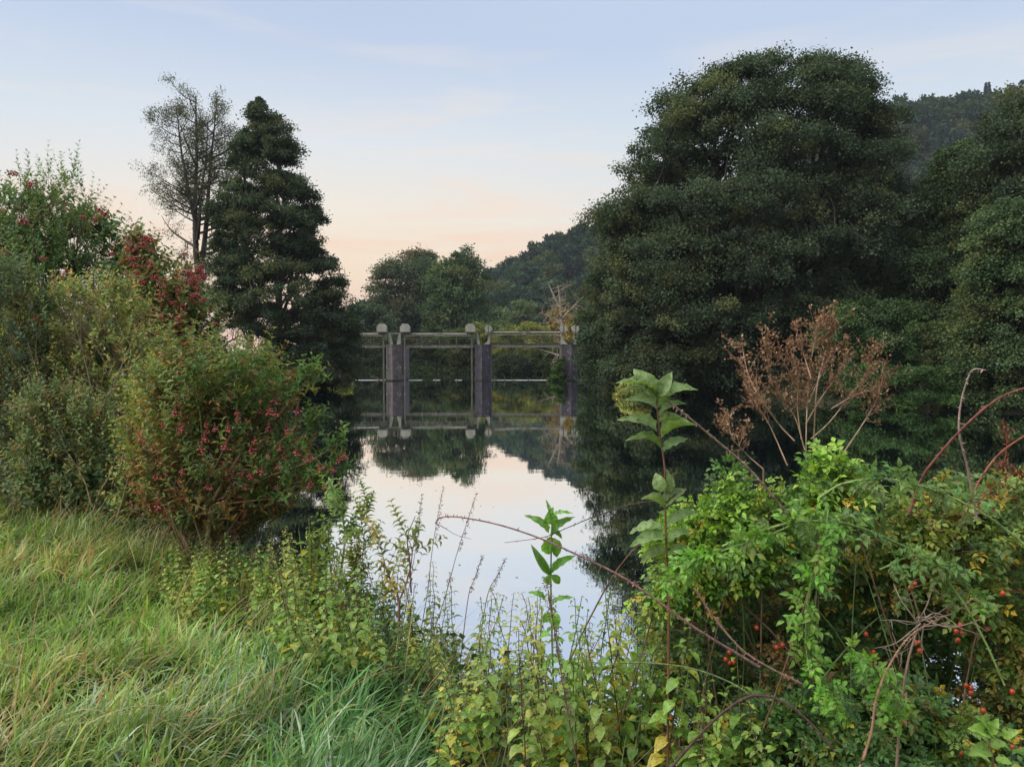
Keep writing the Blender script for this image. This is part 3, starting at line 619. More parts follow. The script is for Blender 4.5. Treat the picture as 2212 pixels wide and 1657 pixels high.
# decks
for c0, c1, zt in ((-200, 344, 900), (482, 1029, 900), (1153, 1701, 897)):
    m = MB(); boxm(m, wx(c0), wx(c1), WY + .3, WY + .42, wz(zt + 24), wz(zt + 5), g)
    boxm(m, wx(c0), wx(c1), WY + .24, WY + .5, wz(zt + 29), wz(zt + 24) - .003, g)
    part(m, 'deck_beam', M_STEEL); m = MB(); boxm(m, wx(c0), wx(c1), WY + .22, WY + 1.5, wz(zt + 5) + .003, wz(zt), g); part(m, 'walkway', M_RUST)
    for cc in np.arange(c0 + 6, c1, 131): m = MB(); boxm(m, wx(cc - 4), wx(cc + 4), WY + .2, WY + .297, wz(zt + 28), wz(zt + 6), g); part(m, 'deck_stiffener', M_STEEL)
for c0, c1, posts in ((-200, 340, (-170, -40, 92, 222, 362)), (480, 1030, (490, 620, 755, 886, 1018)), (1153, 1700, (1160, 1283, 1415, 1550, 1680))):
    m = MB()
    for zc in (858, 836 if c0 < 1000 else 828): tubes(m, [(wx(c0), WY + 1.35, wz(zc)), (wx(c1), WY + 1.35, wz(zc))], [.03, .03], g, 6)
    part(m, 'hand_rail', M_STEEL)
    for pc in posts:
        m = MB(); boxm(m, wx(pc) - .04, wx(pc) + .04, WY + .43, WY + .51, wz(898), wz(838 if c0 < 1000 else 826), g); part(m, 'rail_post', M_STEEL)
    m = MB(); tubes(m, [(wx(c0), WY + .47, wz(858)), (wx(c1), WY + .47, wz(858))], [.022, .022], g, 6); part(m, 'hand_rail', M_STEEL)
# sill with a thin lip of white water over it
mfo, t, o_ = new_mat('white_water'); pf_ = t.nodes.new('ShaderNodeBsdfPrincipled'); pf_.inputs['Base Color'].default_value = (.8, .8, .8, 1); pf_.inputs['Roughness'].default_value = .5
nf = t.nodes.new('ShaderNodeTexNoise'); nf.inputs['Scale'].default_value = 3; rf = t.nodes.new('ShaderNodeValToRGB'); rf.color_ramp.elements[0].color = (.3, .33, .33, 1); rf.color_ramp.elements[1].position = .6; rf.color_ramp.elements[1].color = (.85, .85, .85, 1)
t.links.new(nf.outputs[0], rf.inputs[0]); t.links.new(rf.outputs[0], pf_.inputs['Base Color']); t.links.new(pf_.outputs[0], o_.inputs[0])
for c0, c1 in ((-190, 328), (510, 610), (700, 752), (872, 925), (1153, 1690), (1850, 1990)):
    m = MB(); boxm(m, wx(c0), wx(c1), WY + .6, WY + 1.6, -.3, .025, g); o = m.build('weir_foam', mfo); o['kind'] = 'stuff'; o['label'] = 'thin white line of water running along the weir sill'; o['category'] = 'water'
# driftwood caught on the weir
for i, (c, cy_, w, h) in enumerate([(300, 1182, 60, 55), (718, 1182, 14, 40), (893, 1182, 10, 22), (1187, 1182, 8, 45), (1262, 1182, 22, 60), (1442, 1182, 12, 32), (1330, 1182, 14, 20)]):
    rng = np.random.default_rng(900 + i); m = MB(); b = np.array([wx(c), WY + .4, -.1])
    for j in range(6 if i == 0 else 2):
        d = np.array([rng.uniform(-1, 1) * w * K * (1.6 if i == 0 else 1), rng.uniform(-.3, .1), h * K * rng.uniform(.5, 1.1) + .1])
        tubes(m, np.array([b, b + d * .5 + rng.normal(0, .05, 3), b + d]), [.035, .025, .012], (.22, .19, .15), 5)
    o = m.build('driftwood', M_BARK); o['label'] = ['tangle of bleached branches caught against the left pier', 'short forked stick standing from water in the middle bay', 'small stick near the right end of middle bay',
        'upright stick just right of the round capped pier', 'leaning forked stick in the right bay', 'pale stub sticking up in the right bay', 'low twig between two sticks of the right bay'][i]; o['category'] = 'driftwood'
tree('pier_creeper', 'bright green bush growing against the last pier of the weir', 'bush', [(768, 1212, 1226), (790, 1195, 1222), (812, 1185, 1222), (823, 1175, 1222)], 75.4, 26, .5, .15, [(1, (.045, .075, .02))], 1212, k=6, mleaf=12, trunk_r=.03, seed=71, gz=0)
# thin evening haze in the valley air
mh, t, o_ = new_mat('haze'); pv = t.nodes.new('ShaderNodeVolumePrincipled'); pv.inputs['Density'].default_value = .0002; pv.inputs['Color'].default_value = (.80, .88, 1, 1); pv.inputs['Anisotropy'].default_value = .1
t.links.new(pv.outputs[0], o_.inputs['Volume']); m = MB(); boxm(m, -1110, 1110, -310, 2640, -4, 150, g); o = m.build('haze', mh); o['kind'] = 'stuff'; o['label'] = 'thin evening haze in the valley air'; o['category'] = 'haze'
cy.volume_bounces = 0; cy.volume_max_steps = 64
#FOREGROUND
# ------------------------------------------------------------------ foreground helpers
def smooth_line(pts, n=24):
    p = np.asarray(pts, float); q = np.vstack([2 * p[0] - p[1], p, 2 * p[-1] - p[-2]]); o = []
    per = max(2, n // (len(p) - 1))
    for i in range(1, len(q) - 2):
        for t in np.linspace(0, 1, per, endpoint=False):
            a, b, c, d = q[i - 1:i + 3]
            o.append(.5 * (2 * b + (c - a) * t + (2 * a - 5 * b + 4 * c - d) * t * t + (3 * b - a - 3 * c + d) * t ** 3))
    o.append(p[-1]); return np.array(o)
def shoots(rng, lf, st, P, D, L, m, ll, lw, col, stemcol, tpl=LEAF5, up=.25, r=.0018, ang=.9, alt=False, cup=.3, t0=.12):
    """leafy shoots: n curved twigs with m leaf pairs each"""
    n = len(P); D = norm(D); L = np.broadcast_to(np.asarray(L, float), (n,))
    k = 5; t = np.linspace(0, 1, k)[None, :, None]; bend = norm(rng.normal(0, 1, (n, 3))) * .18
    upv = np.array([0, 0, up])
    X = P[:, None] + (D[:, None] * t + (upv + bend)[:, None] * t * t * .5) * L[:, None, None]
    if st is not None: tubes(st, X, r * np.linspace(1, .35, k)[None] * (L[:, None] / L.mean()) ** .5, stemcol, 3)
    tt = np.linspace(t0, 1, m)[None, :, None]
    B = P[:, None] + (D[:, None] * tt + (upv + bend)[:, None] * tt * tt * .5) * L[:, None, None]
    A = norm(D[:, None] + (upv + bend)[:, None] * tt)
    ref = norm(rng.normal(0, 1, (n, 1, 3))); s1 = norm(np.cross(A, ref)); s2 = np.cross(A, s1)
    sides = 1 if alt else 2
    ph = rng.uniform(0, 2 * pi, (n, 1, 1)) + np.arange(m)[None, :, None] * (2.4 if alt else pi / 2)
    Pl, Dl, Nl, Ll = [], [], [], []
    for s in range(sides):
        a = ph + s * pi + rng.normal(0, .25, (n, m, 1))
        rad = np.cos(a) * s1 + np.sin(a) * s2
        d = norm(A * (1.05 - ang * .55) + rad * ang + np.array([0, 0, cup * .2]) + rng.normal(0, .12, (n, m, 3)))
        Pl.append(B); Dl.append(d); Nl.append(norm(A - d * (A * d).sum(-1, keepdims=True) + rng.normal(0, .15, (n, m, 3)) + np.array([0, 0, .3])))
        Ll.append(ll * (1.05 - .45 * (tt[..., 0] ** 2)) * rng.uniform(.7, 1.2, (n, m)))
    Pl = np.concatenate([q.reshape(-1, 3) for q in Pl]); Dl = np.concatenate([q.reshape(-1, 3) for q in Dl]); Nl = np.concatenate([q.reshape(-1, 3) for q in Nl]); Ll = np.concatenate([q.ravel() for q in Ll])
    c = np.concatenate([np.repeat(col, m, 0)] * sides); c = np.clip(c * (1 + rng.normal(0, .14, (len(c), 1))) * (1 + rng.normal(0, .06, (len(c), 3))), .003, .8)
    leaves(lf, Pl, Dl, Nl, Ll, Ll * lw, c, tpl)
    return X
def compound(rng, lf, st, P, D, Nn, L, col, pairs=3, wr=.62, scol=(.09, .12, .03), tpl=LEAF5, lr=.42):
    n = len(P); D = norm(D); S = norm(np.cross(D, Nn)); N2 = norm(np.cross(S, D)); L = np.broadcast_to(np.asarray(L, float), (n,))[:, None]
    dr = np.array([0, 0, -.25])
    def pt(t): return P + L * (D * t + dr * t * t)
    if st is not None: tubes(st, np.stack([pt(0), pt(.5), pt(1)], 1), np.array([.0011, .0009, .0005])[None], scol, 3)
    for i in range(pairs):
        t = .36 + .6 * i / max(pairs, 1)
        for s in (-1, 1):
            d = norm(D * .45 + S * s * .9 + rng.normal(0, .12, (n, 3)) + dr * .6)
            l_ = L[:, 0] * lr * (.85 + .15 * i) * rng.uniform(.85, 1.15, n)
            leaves(lf, pt(t) , d, norm(N2 + S * s * -.15 + rng.normal(0, .15, (n, 3))), l_, l_ * wr, np.clip(col * (1 + rng.normal(0, .10, (n, 1))), .003, .8), tpl)
    l_ = L[:, 0] * lr * 1.2
    leaves(lf, pt(1), norm(D + dr * 2 + rng.normal(0, .1, (n, 3))), N2, l_, l_ * wr, col, tpl)
def clump_mesh(name, n, rad, spread, col, seed, squash=1.0, stalk=(.12, .06, .03), drop=False):
    rng = np.random.default_rng(seed); m = MB()
    P = norm(rng.normal(0, 1, (n, 3))) * spread * rng.uniform(.3, 1, (n, 1)) * np.array([1, 1, .6])
    if drop: P[:, 2] -= spread * 1.1
    balls(m, P, rad * rng.uniform(.8, 1.15, n), jit(rng, col, n, .15, .06), squash)
    tubes(m, np.stack([np.tile([0, 0, spread * .5], (n, 1)), P * .5 + np.array([0, 0, .2 * spread]), P], 1), np.full((1, 3), rad * .14), stalk, 3)
    o = m.build(name, M_BERRY); COL.objects.unlink(o); return o.data
def put_clusters(name, meshes, parent, pts, rng, smin=.8, smax=1.2):
    for p in pts:
        o = bpy.data.objects.new(name, meshes[rng.integers(len(meshes))]); COL.objects.link(o); o.parent = parent
        o.location = tuple(np.asarray(p) - np.array(parent.location)); s = rng.uniform(smin, smax); o.scale = (s, s, s); o.rotation_euler = (0, 0, rng.uniform(0, 6.28))
def gz_(x, y): return float(height(x, y))
def bush(name, label, cat, rows, Y, base, n_stem, n_shoot, L, m, ll, lw, pal, seed, tpl=LEAF5, up=.5, outk=.8, upk=.5, depth=.7, shell=.25, stemc=(.14, .10, .06), sr=.012, ang=.9, cup=.3, alt=False, extra=None, mat=None, twig=(.12, .11, .05), r=.0018, inset=.1, stembase=.3, group=None, cf=None, bright=1.25):
    rng = np.random.default_rng(seed); bx, by = base; bz = gz_(bx, by) - .08
    root = thing(name, label, cat, (bx, by, bz), group)
    st, lf = MB(), MB()
    C, ow, _, _ = vol(rng, rows, Y, n_stem, depth, .3, inset * 2)
    b0 = np.array([bx, by, bz]) + np.concatenate([rng.normal(0, stembase, (n_stem, 2)) * np.array([1, .5]), np.zeros((n_stem, 1))], 1)
    b0[:, 2] = height(b0[:, 0], b0[:, 1]) - .05
    t = np.linspace(0, 1, 9)[None, :, None]; Lg = np.linalg.norm(C - b0, axis=1)[:, None]
    mid = (b0 * .55 + C * .45) + np.array([0, 0, .12]) * Lg + rng.normal(0, .05, C.shape) * Lg
    S = (1 - t) ** 2 * b0[:, None] + 2 * t * (1 - t) * mid[:, None] + t * t * C[:, None]; S[:, 1:-1] += rng.normal(0, .012, (n_stem, 7, 3)) * Lg[:, None]
    tubes(st, S, sr * np.linspace(1, .35, 9)[None] * rng.uniform(.6, 1.4, (n_stem, 1)), jit(rng, stemc, n_stem, .15, .05), 5)
    P, ow, _, _ = vol(rng, rows, Y, n_shoot, depth, shell, inset)
    D = norm(ow * outk + np.array([0, 0, upk]) + rng.normal(0, .35, P.shape))
    Ls = L * rng.uniform(.5, 1.6, n_shoot)
    limb_to(rng, st, S[:, 2:].reshape(-1, 3), P, sr * .28, r, jit(rng, twig, n_shoot, .1, .04), 5, 3, .05)
    col = pick(rng, pal, n_shoot) if cf is None else cf(rng, P)
    col = col * bright * (1 + rng.normal(0, .12, (n_shoot, 1)))
    X = shoots(rng, lf, st, P, D, Ls, m, ll, lw, col, np.array(twig), tpl, up, r, ang, alt, cup)
    st.build('stems', M_STEM, root, root.location); lf.build('foliage', mat or M_LEAF, root, root.location)
    return root, P, X

# ------------------------------------------------------------------ left bank shrubs
vib = [clump_mesh('berry_cluster', 22, .0068, .042, (.34, .018, .02), 200 + i) for i in range(4)]
GRN = [(5, (0.074, 0.135, 0.047)), (3, (0.101, 0.176, 0.054)), (1.2, (0.162, 0.189, 0.054)), (0.6, (0.216, 0.135, 0.054))]
root, P, X = bush('guelder_rose', 'big dark green berry bush filling the left edge with red berry clusters', 'shrub',
    [(430, -60, 150), (470, -70, 215), (520, -80, 300), (560, -90, 350), (620, -90, 400), (700, -100, 420), (800, -100, 430), (950, -100, 420), (1090, -80, 380), (1150, -60, 300)], 10.2, (-5.9, 10.2), 26, 3700, .20, 4, .088, .74, GRN, 301, upk=.35, ang=1.0, depth=.6, sr=.018, twig=(.10, .08, .04))
rng = np.random.default_rng(1)
put_clusters('berry_cluster', vib, root, [at(px, py, Y) for px, py, Y in [(25, 375, 9.0), (50, 480, 8.6), (150, 590, 8.6), (130, 600, 8.6), (215, 455, 9.0), (228, 465, 9), (205, 475, 9), (240, 550, 8.8), (10, 545, 8.7), (65, 400, 9), (145, 625, 8.5), (160, 605, 8.4), (95, 560, 8.6), (60, 640, 8.5), (170, 690, 8.3), (250, 690, 8.6), (285, 560, 8.9), (180, 470, 8.8)]], rng, 1.0, 1.7)
RED = [(5, (.10, .15, .04)), (4, (.17, .16, .045)), (2, (.24, .10, .045)), (2, (.22, .06, .04)), (1, (.30, .19, .06))]
root, P, X = bush('guelder_rose', 'reddening berry bush with bright red clusters against the sky and the thin tree', 'shrub',
    [(500, 290, 325), (530, 275, 335), (560, 265, 350), (585, 270, 430), (620, 290, 445), (680, 300, 480), (740, 320, 492), (800, 330, 485), (850, 320, 450), (900, 310, 420)], 9.2, (-4.3, 9.0), 18, 950, .18, 4, .068, .74, RED, 302, upk=.2, ang=1.0, depth=.6, sr=.014, twig=(.12, .07, .04))
put_clusters('berry_cluster', vib, root, [at(px, py, 8.6) for px, py in [(275, 540), (285, 560), (292, 575), (315, 515), (325, 520), (310, 530), (328, 540), (295, 590), (272, 590), (405, 590), (418, 600), (432, 590), (425, 605), (440, 600), (436, 575), (400, 550), (330, 600), (385, 690), (370, 655), (395, 660), (465, 700), (440, 650), (455, 760), (350, 640), (420, 640), (305, 610), (260, 570), (448, 780), (325, 570), (412, 610), (428, 585), (345, 720)]], rng, .9, 1.6)
UPR = [(4, (0.098, 0.161, 0.063)), (3, (0.14, 0.196, 0.07)), (1, (0.196, 0.21, 0.07))]
bush('privet_bush', 'tall bush with upright pale leafy shoots against the sky, topmost at the left edge', 'shrub',
    [(385, 20, 180), (420, 0, 200), (470, -20, 215), (540, -30, 225), (620, -30, 230), (760, -30, 240), (900, -30, 250)], 9.6, (-5.6, 9.6), 20, 480, .30, 9, .07, .36, UPR, 303, up=.3, outk=.22, upk=1.0, depth=.6, sr=.012, ang=.75, inset=.12, r=.002)
YGR = [(w_, tuple(q_ * 1.15 for q_ in c_)) for w_, c_ in [(.6, (.24, .10, .05)), (4, (0.203, 0.23, 0.068)), (3, (0.27, 0.257, 0.081)), (2, (0.135, 0.176, 0.061)), (1, (0.324, 0.23, 0.081)), (1.5, (0.108, 0.162, 0.068))]]
bush('privet_bush', 'yellowing twiggy bush with many tan stems in front of the berry bushes', 'shrub',
    [(620, 120, 300), (660, 0, 330), (720, -30, 370), (800, -40, 400), (900, -40, 395), (1000, -30, 370), (1080, 0, 320)], 7.9, (-4.25, 7.9), 26, 1700, .17, 5, .060, .48, YGR, 304, up=.2, outk=.5, upk=.8, depth=.5, sr=.010, stemc=(.26, .20, .12), twig=(.22, .18, .09), ang=.8, stembase=.6)
bush('privet_bush', 'grey green narrow leaved bush low at the left frame edge', 'shrub',
    [(560, -60, 60), (640, -70, 110), (760, -70, 130), (900, -60, 170), (1000, -60, 190), (1100, -50, 180)], 7.5, (-5.0, 7.5), 16, 900, .18, 6, .062, .40, [(4, (.085, .125, .075)), (2, (.13, .16, .08)), (1, (.17, .17, .06))], 305, up=.2, outk=.5, upk=.8, depth=.5, sr=.008, stemc=(.2, .15, .09), ang=.8, stembase=.5)
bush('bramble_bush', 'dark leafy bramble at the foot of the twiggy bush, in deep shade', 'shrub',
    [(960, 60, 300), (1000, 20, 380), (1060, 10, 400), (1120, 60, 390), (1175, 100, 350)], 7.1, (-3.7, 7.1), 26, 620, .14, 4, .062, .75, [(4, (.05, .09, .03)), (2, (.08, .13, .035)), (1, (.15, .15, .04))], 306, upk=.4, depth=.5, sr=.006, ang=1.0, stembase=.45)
for i, (px, pt, pb, sl) in enumerate([(216, 690, 1010, -55), (222, 700, 960, 80), (330, 800, 1060, 50), (120, 740, 1020, -60)]):
    rng = np.random.default_rng(60 + i); m = MB(); Yk = 6.9
    tip = at(px + sl, pt, Yk); mid = at(px + sl * .3, (pt + pb) / 2, Yk); x0 = at(px, pb, Yk)[0]; b = np.array([x0, Yk, gz_(x0, Yk) - .03])
    main = smooth_line([b, at(px, pb - 60, Yk), mid, tip], 18); tubes(m, main, np.linspace(.0085, .002, len(main)), (.30, .23, .14), 6)
    for j in range(14):
        k = rng.integers(5, len(main) - 2); s = main[k]; d = norm(np.array([rng.uniform(-1, 1), rng.uniform(-.4, .4), rng.uniform(.5, 1.1)])); Lx = rng.uniform(.12, .34)
        tubes(m, np.array([s, s + d * Lx * .5, s + (d + np.array([0, 0, .3])) * Lx]), [.003, .002, .001], (.27, .21, .12), 4)
    o = m.build('bare_sapling', M_STEM); o['category'] = 'sapling'
    o['label'] = ['pale bare forking stem leaning left through the yellowing bush', 'pale bare stem leaning right through the yellowing bush', 'shorter bare tan stem with side twigs above the dark bramble', 'slim bare stem close to the left frame edge'][i]

bush('privet_bush', 'yellow green low bush between the twiggy bush and the spindle bush', 'shrub',
    [(800, 300, 400), (840, 270, 430), (900, 250, 420), (1000, 240, 400), (1080, 230, 380), (1140, 250, 360)], 6.6, (-3.2, 6.5), 14, 620, .17, 5, .058, .5, YGR, 307, up=.2, outk=.5, upk=.7, depth=.5, sr=.008, stemc=(.26, .20, .12), ang=.85, stembase=.3)
bush('privet_bush', 'grey green and yellow leafy bush low in front of the dark bramble', 'shrub',
    [(840, 60, 190), (880, 20, 250), (950, 0, 290), (1030, 0, 300), (1090, 20, 280), (1130, 40, 240)], 6.95, (-3.9, 6.9), 16, 620, .17, 6, .056, .42, [(3, (.16, .20, .09)), (3, (.12, .17, .06)), (2, (.22, .22, .07)), (1, (.25, .16, .07))], 308, up=.25, outk=.5, upk=.8, depth=.45, sr=.007, stemc=(.26, .20, .12), ang=.85, stembase=.5)
# spindle bush with pink red fruit
spc = [clump_mesh('berry_cluster', 7, .0066, .032, (.38, .055, .06), 220 + i, .8, (.2, .05, .03), True) for i in range(4)]
def spcol(rng, P):
    n = len(P); z = (P[:, 2] - 1.2) / 1.9
    g_ = pick(rng, [(4, (.13, .18, .06)), (3, (.18, .23, .08)), (2, (.26, .26, .07)), (1, (.24, .13, .05))], n); r_ = pick(rng, [(3, (.20, .13, .045)), (2, (.26, .10, .05)), (3, (.12, .15, .04)), (1, (.30, .18, .05))], n)
    inner = (rng.uniform(0, 1, n) > np.clip(z * .95 + .02, 0, .93)); return np.where(inner[:, None], r_, g_)
root, P, X = bush('spindle_bush', 'spindle bush with many pink red fruits and curved pale green leaves on the bank', 'shrub',
    [(750, 385, 395), (775, 350, 420), (790, 345, 610), (820, 300, 625), (860, 270, 655), (890, 300, 655), (950, 250, 640), (1010, 262, 690), (1060, 300, 690), (1110, 310, 640), (1170, 360, 560)], 5.6, (-2.28, 5.5), 13, 1250, .19, 5, .062, .36, None, 310, tpl=LEAFL, up=.35, outk=.6, upk=.8, depth=.75, sr=.011, stemc=(.24, .18, .11), twig=(.15, .15, .06), ang=.8, cup=.9, stembase=.12, cf=spcol, shell=.05, bright=1.05)
rng = np.random.default_rng(5)
cl = [at(px, py, rng.uniform(4.75, 5.3)) for px, py in [(540, 870), (560, 880), (575, 890), (590, 880), (600, 900), (520, 890), (500, 880), (480, 900), (465, 905), (455, 880), (440, 900), (430, 915), (445, 930), (545, 905), (580, 915), (600, 930), (610, 950), (590, 945), (560, 960), (535, 950), (620, 880), (630, 900), (640, 925), (575, 985), (600, 990), (620, 1000), (560, 1000), (475, 960), (500, 990), (420, 980), (400, 1020), (390, 1000), (360, 1010), (350, 1040), (330, 1060), (345, 1060), (450, 1050), (460, 1070), (500, 1040), (475, 1080), (530, 1060), (545, 1080), (400, 880), (375, 920), (510, 850), (480, 860), (555, 1020), (640, 1000), (655, 990), (600, 1035), (660, 1020), (430, 860), (570, 860), (380, 970), (310, 990), (520, 1010), (490, 930), (415, 940), (605, 865), (345, 900)]]
cl = [c_ + rng.normal(0, .05, 3) for c_ in cl]
put_clusters('berry_cluster', spc, root, cl, rng, .6, 1.3)
# the spindle's long low branches reaching over the water
br_ = MB(); bl = MB(); b0 = at(470, 1080, 5.3)
allP = []
for pts in ([(470, 1080), (580, 1030), (660, 1000), (740, 955)], [(480, 1080), (600, 990), (690, 905)], [(560, 1060), (650, 1040), (735, 1010)], [(470, 1090), (600, 1075), (700, 1060)], [(440, 1060), (520, 900), (590, 800)], [(440, 1000), (430, 880), (400, 790)], [(600, 900), (640, 850), (680, 800)], [(450, 900), (500, 830), (530, 780)]):
    L_ = smooth_line([at(a, b, 5.3 - .1 * i) for i, (a, b) in enumerate(pts)], 20); tubes(br_, L_, np.linspace(.007, .002, len(L_)), (.22, .14, .09), 5); allP.append(L_[5:])
allP = np.concatenate(allP); n_ = 190; Pq = allP[rng.integers(0, len(allP), n_)] + rng.normal(0, .012, (n_, 3))
shoots(rng, bl, br_, Pq, rng.normal(0, .6, (n_, 3)) + np.array([.25, 0, .6]), .13, 5, .058, .34, pick(rng, [(3, (.08, .15, .04)), (3, (.12, .20, .05)), (1, (.2, .2, .05))], n_), (.15, .15, .06), LEAFL, .35, .0016, .8, False, .9)
br_.build('branch', M_STEM, root, root.location); bl.build('foliage', M_LEAF, root, root.location)
put_clusters('berry_cluster', spc, root, [at(px, py, 4.95) for px, py in [(665, 985), (690, 1000), (715, 1005), (730, 985), (735, 1040), (700, 1040), (745, 975), (670, 1035)]], rng, .8, 1.2)
tk = MB()
for pts, r0 in (([(430, 1330), (437, 1240), (450, 1150), (462, 1080), (520, 980)], .024), ([(425, 1330), (420, 1230), (370, 1120), (330, 1060)], .013), ([(440, 1320), (445, 1220), (410, 1100), (350, 1010)], .012), ([(420, 1310), (400, 1200), (350, 1080), (330, 980)], .012), ([(450, 1150), (490, 1080), (560, 1000), (640, 920)], .014), ([(430, 1300), (460, 1200), (540, 1080)], .010)):
    L_ = smooth_line([at(a, b, 5.45 - .04 * i) for i, (a, b) in enumerate(pts)], 24); L_[0][2] = 0.9; tubes(tk, L_, np.linspace(r0, r0 * .4, len(L_)), (.27, .20, .12), 8)
tk.build('trunk', M_STEM, root, root.location)

# ------------------------------------------------------------------ grass
rng = np.random.default_rng(9)
def blades(mb, x, y, h, w, az, lean, curl, col, k=6, z0=0):
    n = len(x); t = np.linspace(0, 1, k)[None]
    th = lean[:, None] + curl[:, None] * t ** 1.3
    ds = h[:, None] / (k - 1)
    hx = np.concatenate([np.zeros((n, 1)), np.cumsum(np.sin(th[:, 1:]) * ds, 1)], 1); hz_ = np.concatenate([np.zeros((n, 1)), np.cumsum(np.cos(th[:, 1:]) * ds, 1)], 1)
    g0 = height(x, y) - .02 + z0
    dx, dy = np.cos(az)[:, None], np.sin(az)[:, None]
    C = np.stack([x[:, None] + hx * dx, y[:, None] + hx * dy, g0[:, None] + hz_], -1)
    C[..., 2] = np.maximum(C[..., 2], g0[:, None] + .01)
    tw = az + pi / 2 + rng.normal(0, .5, n); S = np.stack([np.cos(tw), np.sin(tw), rng.normal(0, .25, n)], -1)[:, None]
    wt = (w[:, None] * (.35 + .65 * np.sin(pi * np.minimum(t * .9 + .12, 1)) ** .7) * (1 - t ** 4))[..., None] * .5
    V = np.stack([C - S * wt, C + S * wt], 2)
    i = np.arange(k - 1) * 2; f = np.concatenate([np.stack([i, i + 1, i + 3], -1), np.stack([i, i + 3, i + 2], -1)])
    mb.add(V.reshape(-1, 3), (f[None] + (np.arange(n) * 2 * k)[:, None, None]).reshape(-1, 3), np.repeat(col, 2 * k, 0), True)
gm = MB(); n_ = 130000
y = rng.uniform(1.9, 9.5, n_) ;  x = rng.uniform(-1, 1, n_) * y * .72
e_ = np.interp(x, EX, EY); keep = (y < e_ + np.where(x > -2.2, -.12, .3) + rng.normal(0, .15, n_)) & (x > -y * .72) & (x < -.40 + rng.normal(0, .07, n_)) & (rng.uniform(0, 1, n_) < np.clip(1.25 - y * .09, .4, 1)); x, y = x[keep], y[keep]; n_ = len(x)
# clumps: each blade belongs to the nearest tuft, shares its lean and tint
nt_ = 900; tx = rng.uniform(-7, 0, nt_); ty = rng.uniform(1.9, 9.5, nt_)
own = np.empty(n_, int)
for s in range(0, n_, 20000): own[s:s + 20000] = np.argmin((x[s:s + 20000, None] - tx) ** 2 + (y[s:s + 20000, None] - ty) ** 2, 1)
taz = rng.normal(.15, .8, nt_); tle = np.abs(rng.normal(.45, .25, nt_)); th_ = rng.uniform(.7, 1.3, nt_)
lush = np.clip(sm((x + 1.55 + (y - 3) * .25) / .9), 0, 1) * sm((4.6 - y) / 1.2)      # deep green tufts nearest the water
lush = np.clip(lush + .35 * wob(x, y, 2.0, 4), 0, 1)
dryn = np.clip(.30 + .55 * wob(x, y, 1.7, 1) + .3 * wob(x, y, 4.1, 3), 0, 1) * (1 - lush)
u = rng.uniform(0, 1, n_)
green = pick(rng, [(3, (.12, .21, .045)), (2, (.16, .26, .05)), (3, (.20, .26, .065))], n_); blue = pick(rng, [(3, (.065, .145, .045)), (2, (.09, .19, .055)), (1, (.16, .24, .11))], n_)
straw = pick(rng, [(3, (.34, .29, .12)), (1, (.38, .24, .11)), (1, (.26, .16, .08)), (4, (.27, .31, .12))], n_); pale = np.tile((.24, .30, .20), (n_, 1))
col = np.where((u < lush)[:, None], blue, green); u2 = rng.uniform(0, 1, n_)
col = np.where((u2 < dryn * .68)[:, None], straw, col); gw = np.clip(.35 * wob(x, y, 2.6, 6) + .1, 0, 1) * (y < 4.5); col = np.where((rng.uniform(0, 1, n_) < gw)[:, None], pale, col)
tint = (1 + rng.normal(0, .16, nt_))[own][:, None]; col = np.clip(col * 1.45 * tint * (1 + rng.normal(0, .17, (n_, 1))), .01, .75)
hh = (.10 + .14 * rng.uniform(0, 1, n_) + .17 * lush * rng.uniform(.5, 1, n_)) * th_[own] * 1.1
blades(gm, x, y, hh, np.where(lush > .5, .0070, .0060) * rng.uniform(.5, 1.6, n_) * (1 + .06 * y), taz[own] + rng.normal(0, .95, n_), tle[own] + rng.normal(0, .38, n_), rng.uniform(.4, 2.5, n_) * (.75 + .3 * lush), col)
# long lone blades and straw
n2 = 900; x = rng.uniform(-5, -.3, n2); y = rng.uniform(2.3, 7.5, n2); k_ = (y < np.interp(x, EX, EY) + .2); x, y = x[k_], y[k_]; n2 = len(x)
blades(gm, x, y, rng.uniform(.4, .7, n2), np.full(n2, .0045), rng.normal(0, .9, n2), rng.uniform(.2, .7, n2), rng.uniform(.3, 1.5, n2), pick(rng, [(2, (.40, .30, .13)), (1, (.16, .27, .07)), (1, (.36, .20, .09))], n2), 8)
# tufts down the slope and at the shrubs' feet
n3 = 16000; x = rng.uniform(-7, 3.5, n3); e_ = np.interp(x, EX, EY); s_ = np.interp(x, SX, SY); y = e_ + (s_ - e_) * rng.uniform(-.1, .9, n3)
blades(gm, x, y, rng.uniform(.15, .5, n3), np.full(n3, .005), rng.normal(.3, 1.5, n3), rng.uniform(.1, .7, n3), rng.uniform(.3, 1.6, n3), np.clip(pick(rng, [(3, (.06, .13, .035)), (2, (.12, .17, .05)), (2, (.28, .22, .10))], n3) * (1 + rng.normal(0, .2, (n3, 1))), .01, .6))
o = gm.build('grass', M_GRASS); o['kind'] = 'stuff'; o['label'] = 'long windblown meadow grass, green and straw coloured'; o['category'] = 'grass'
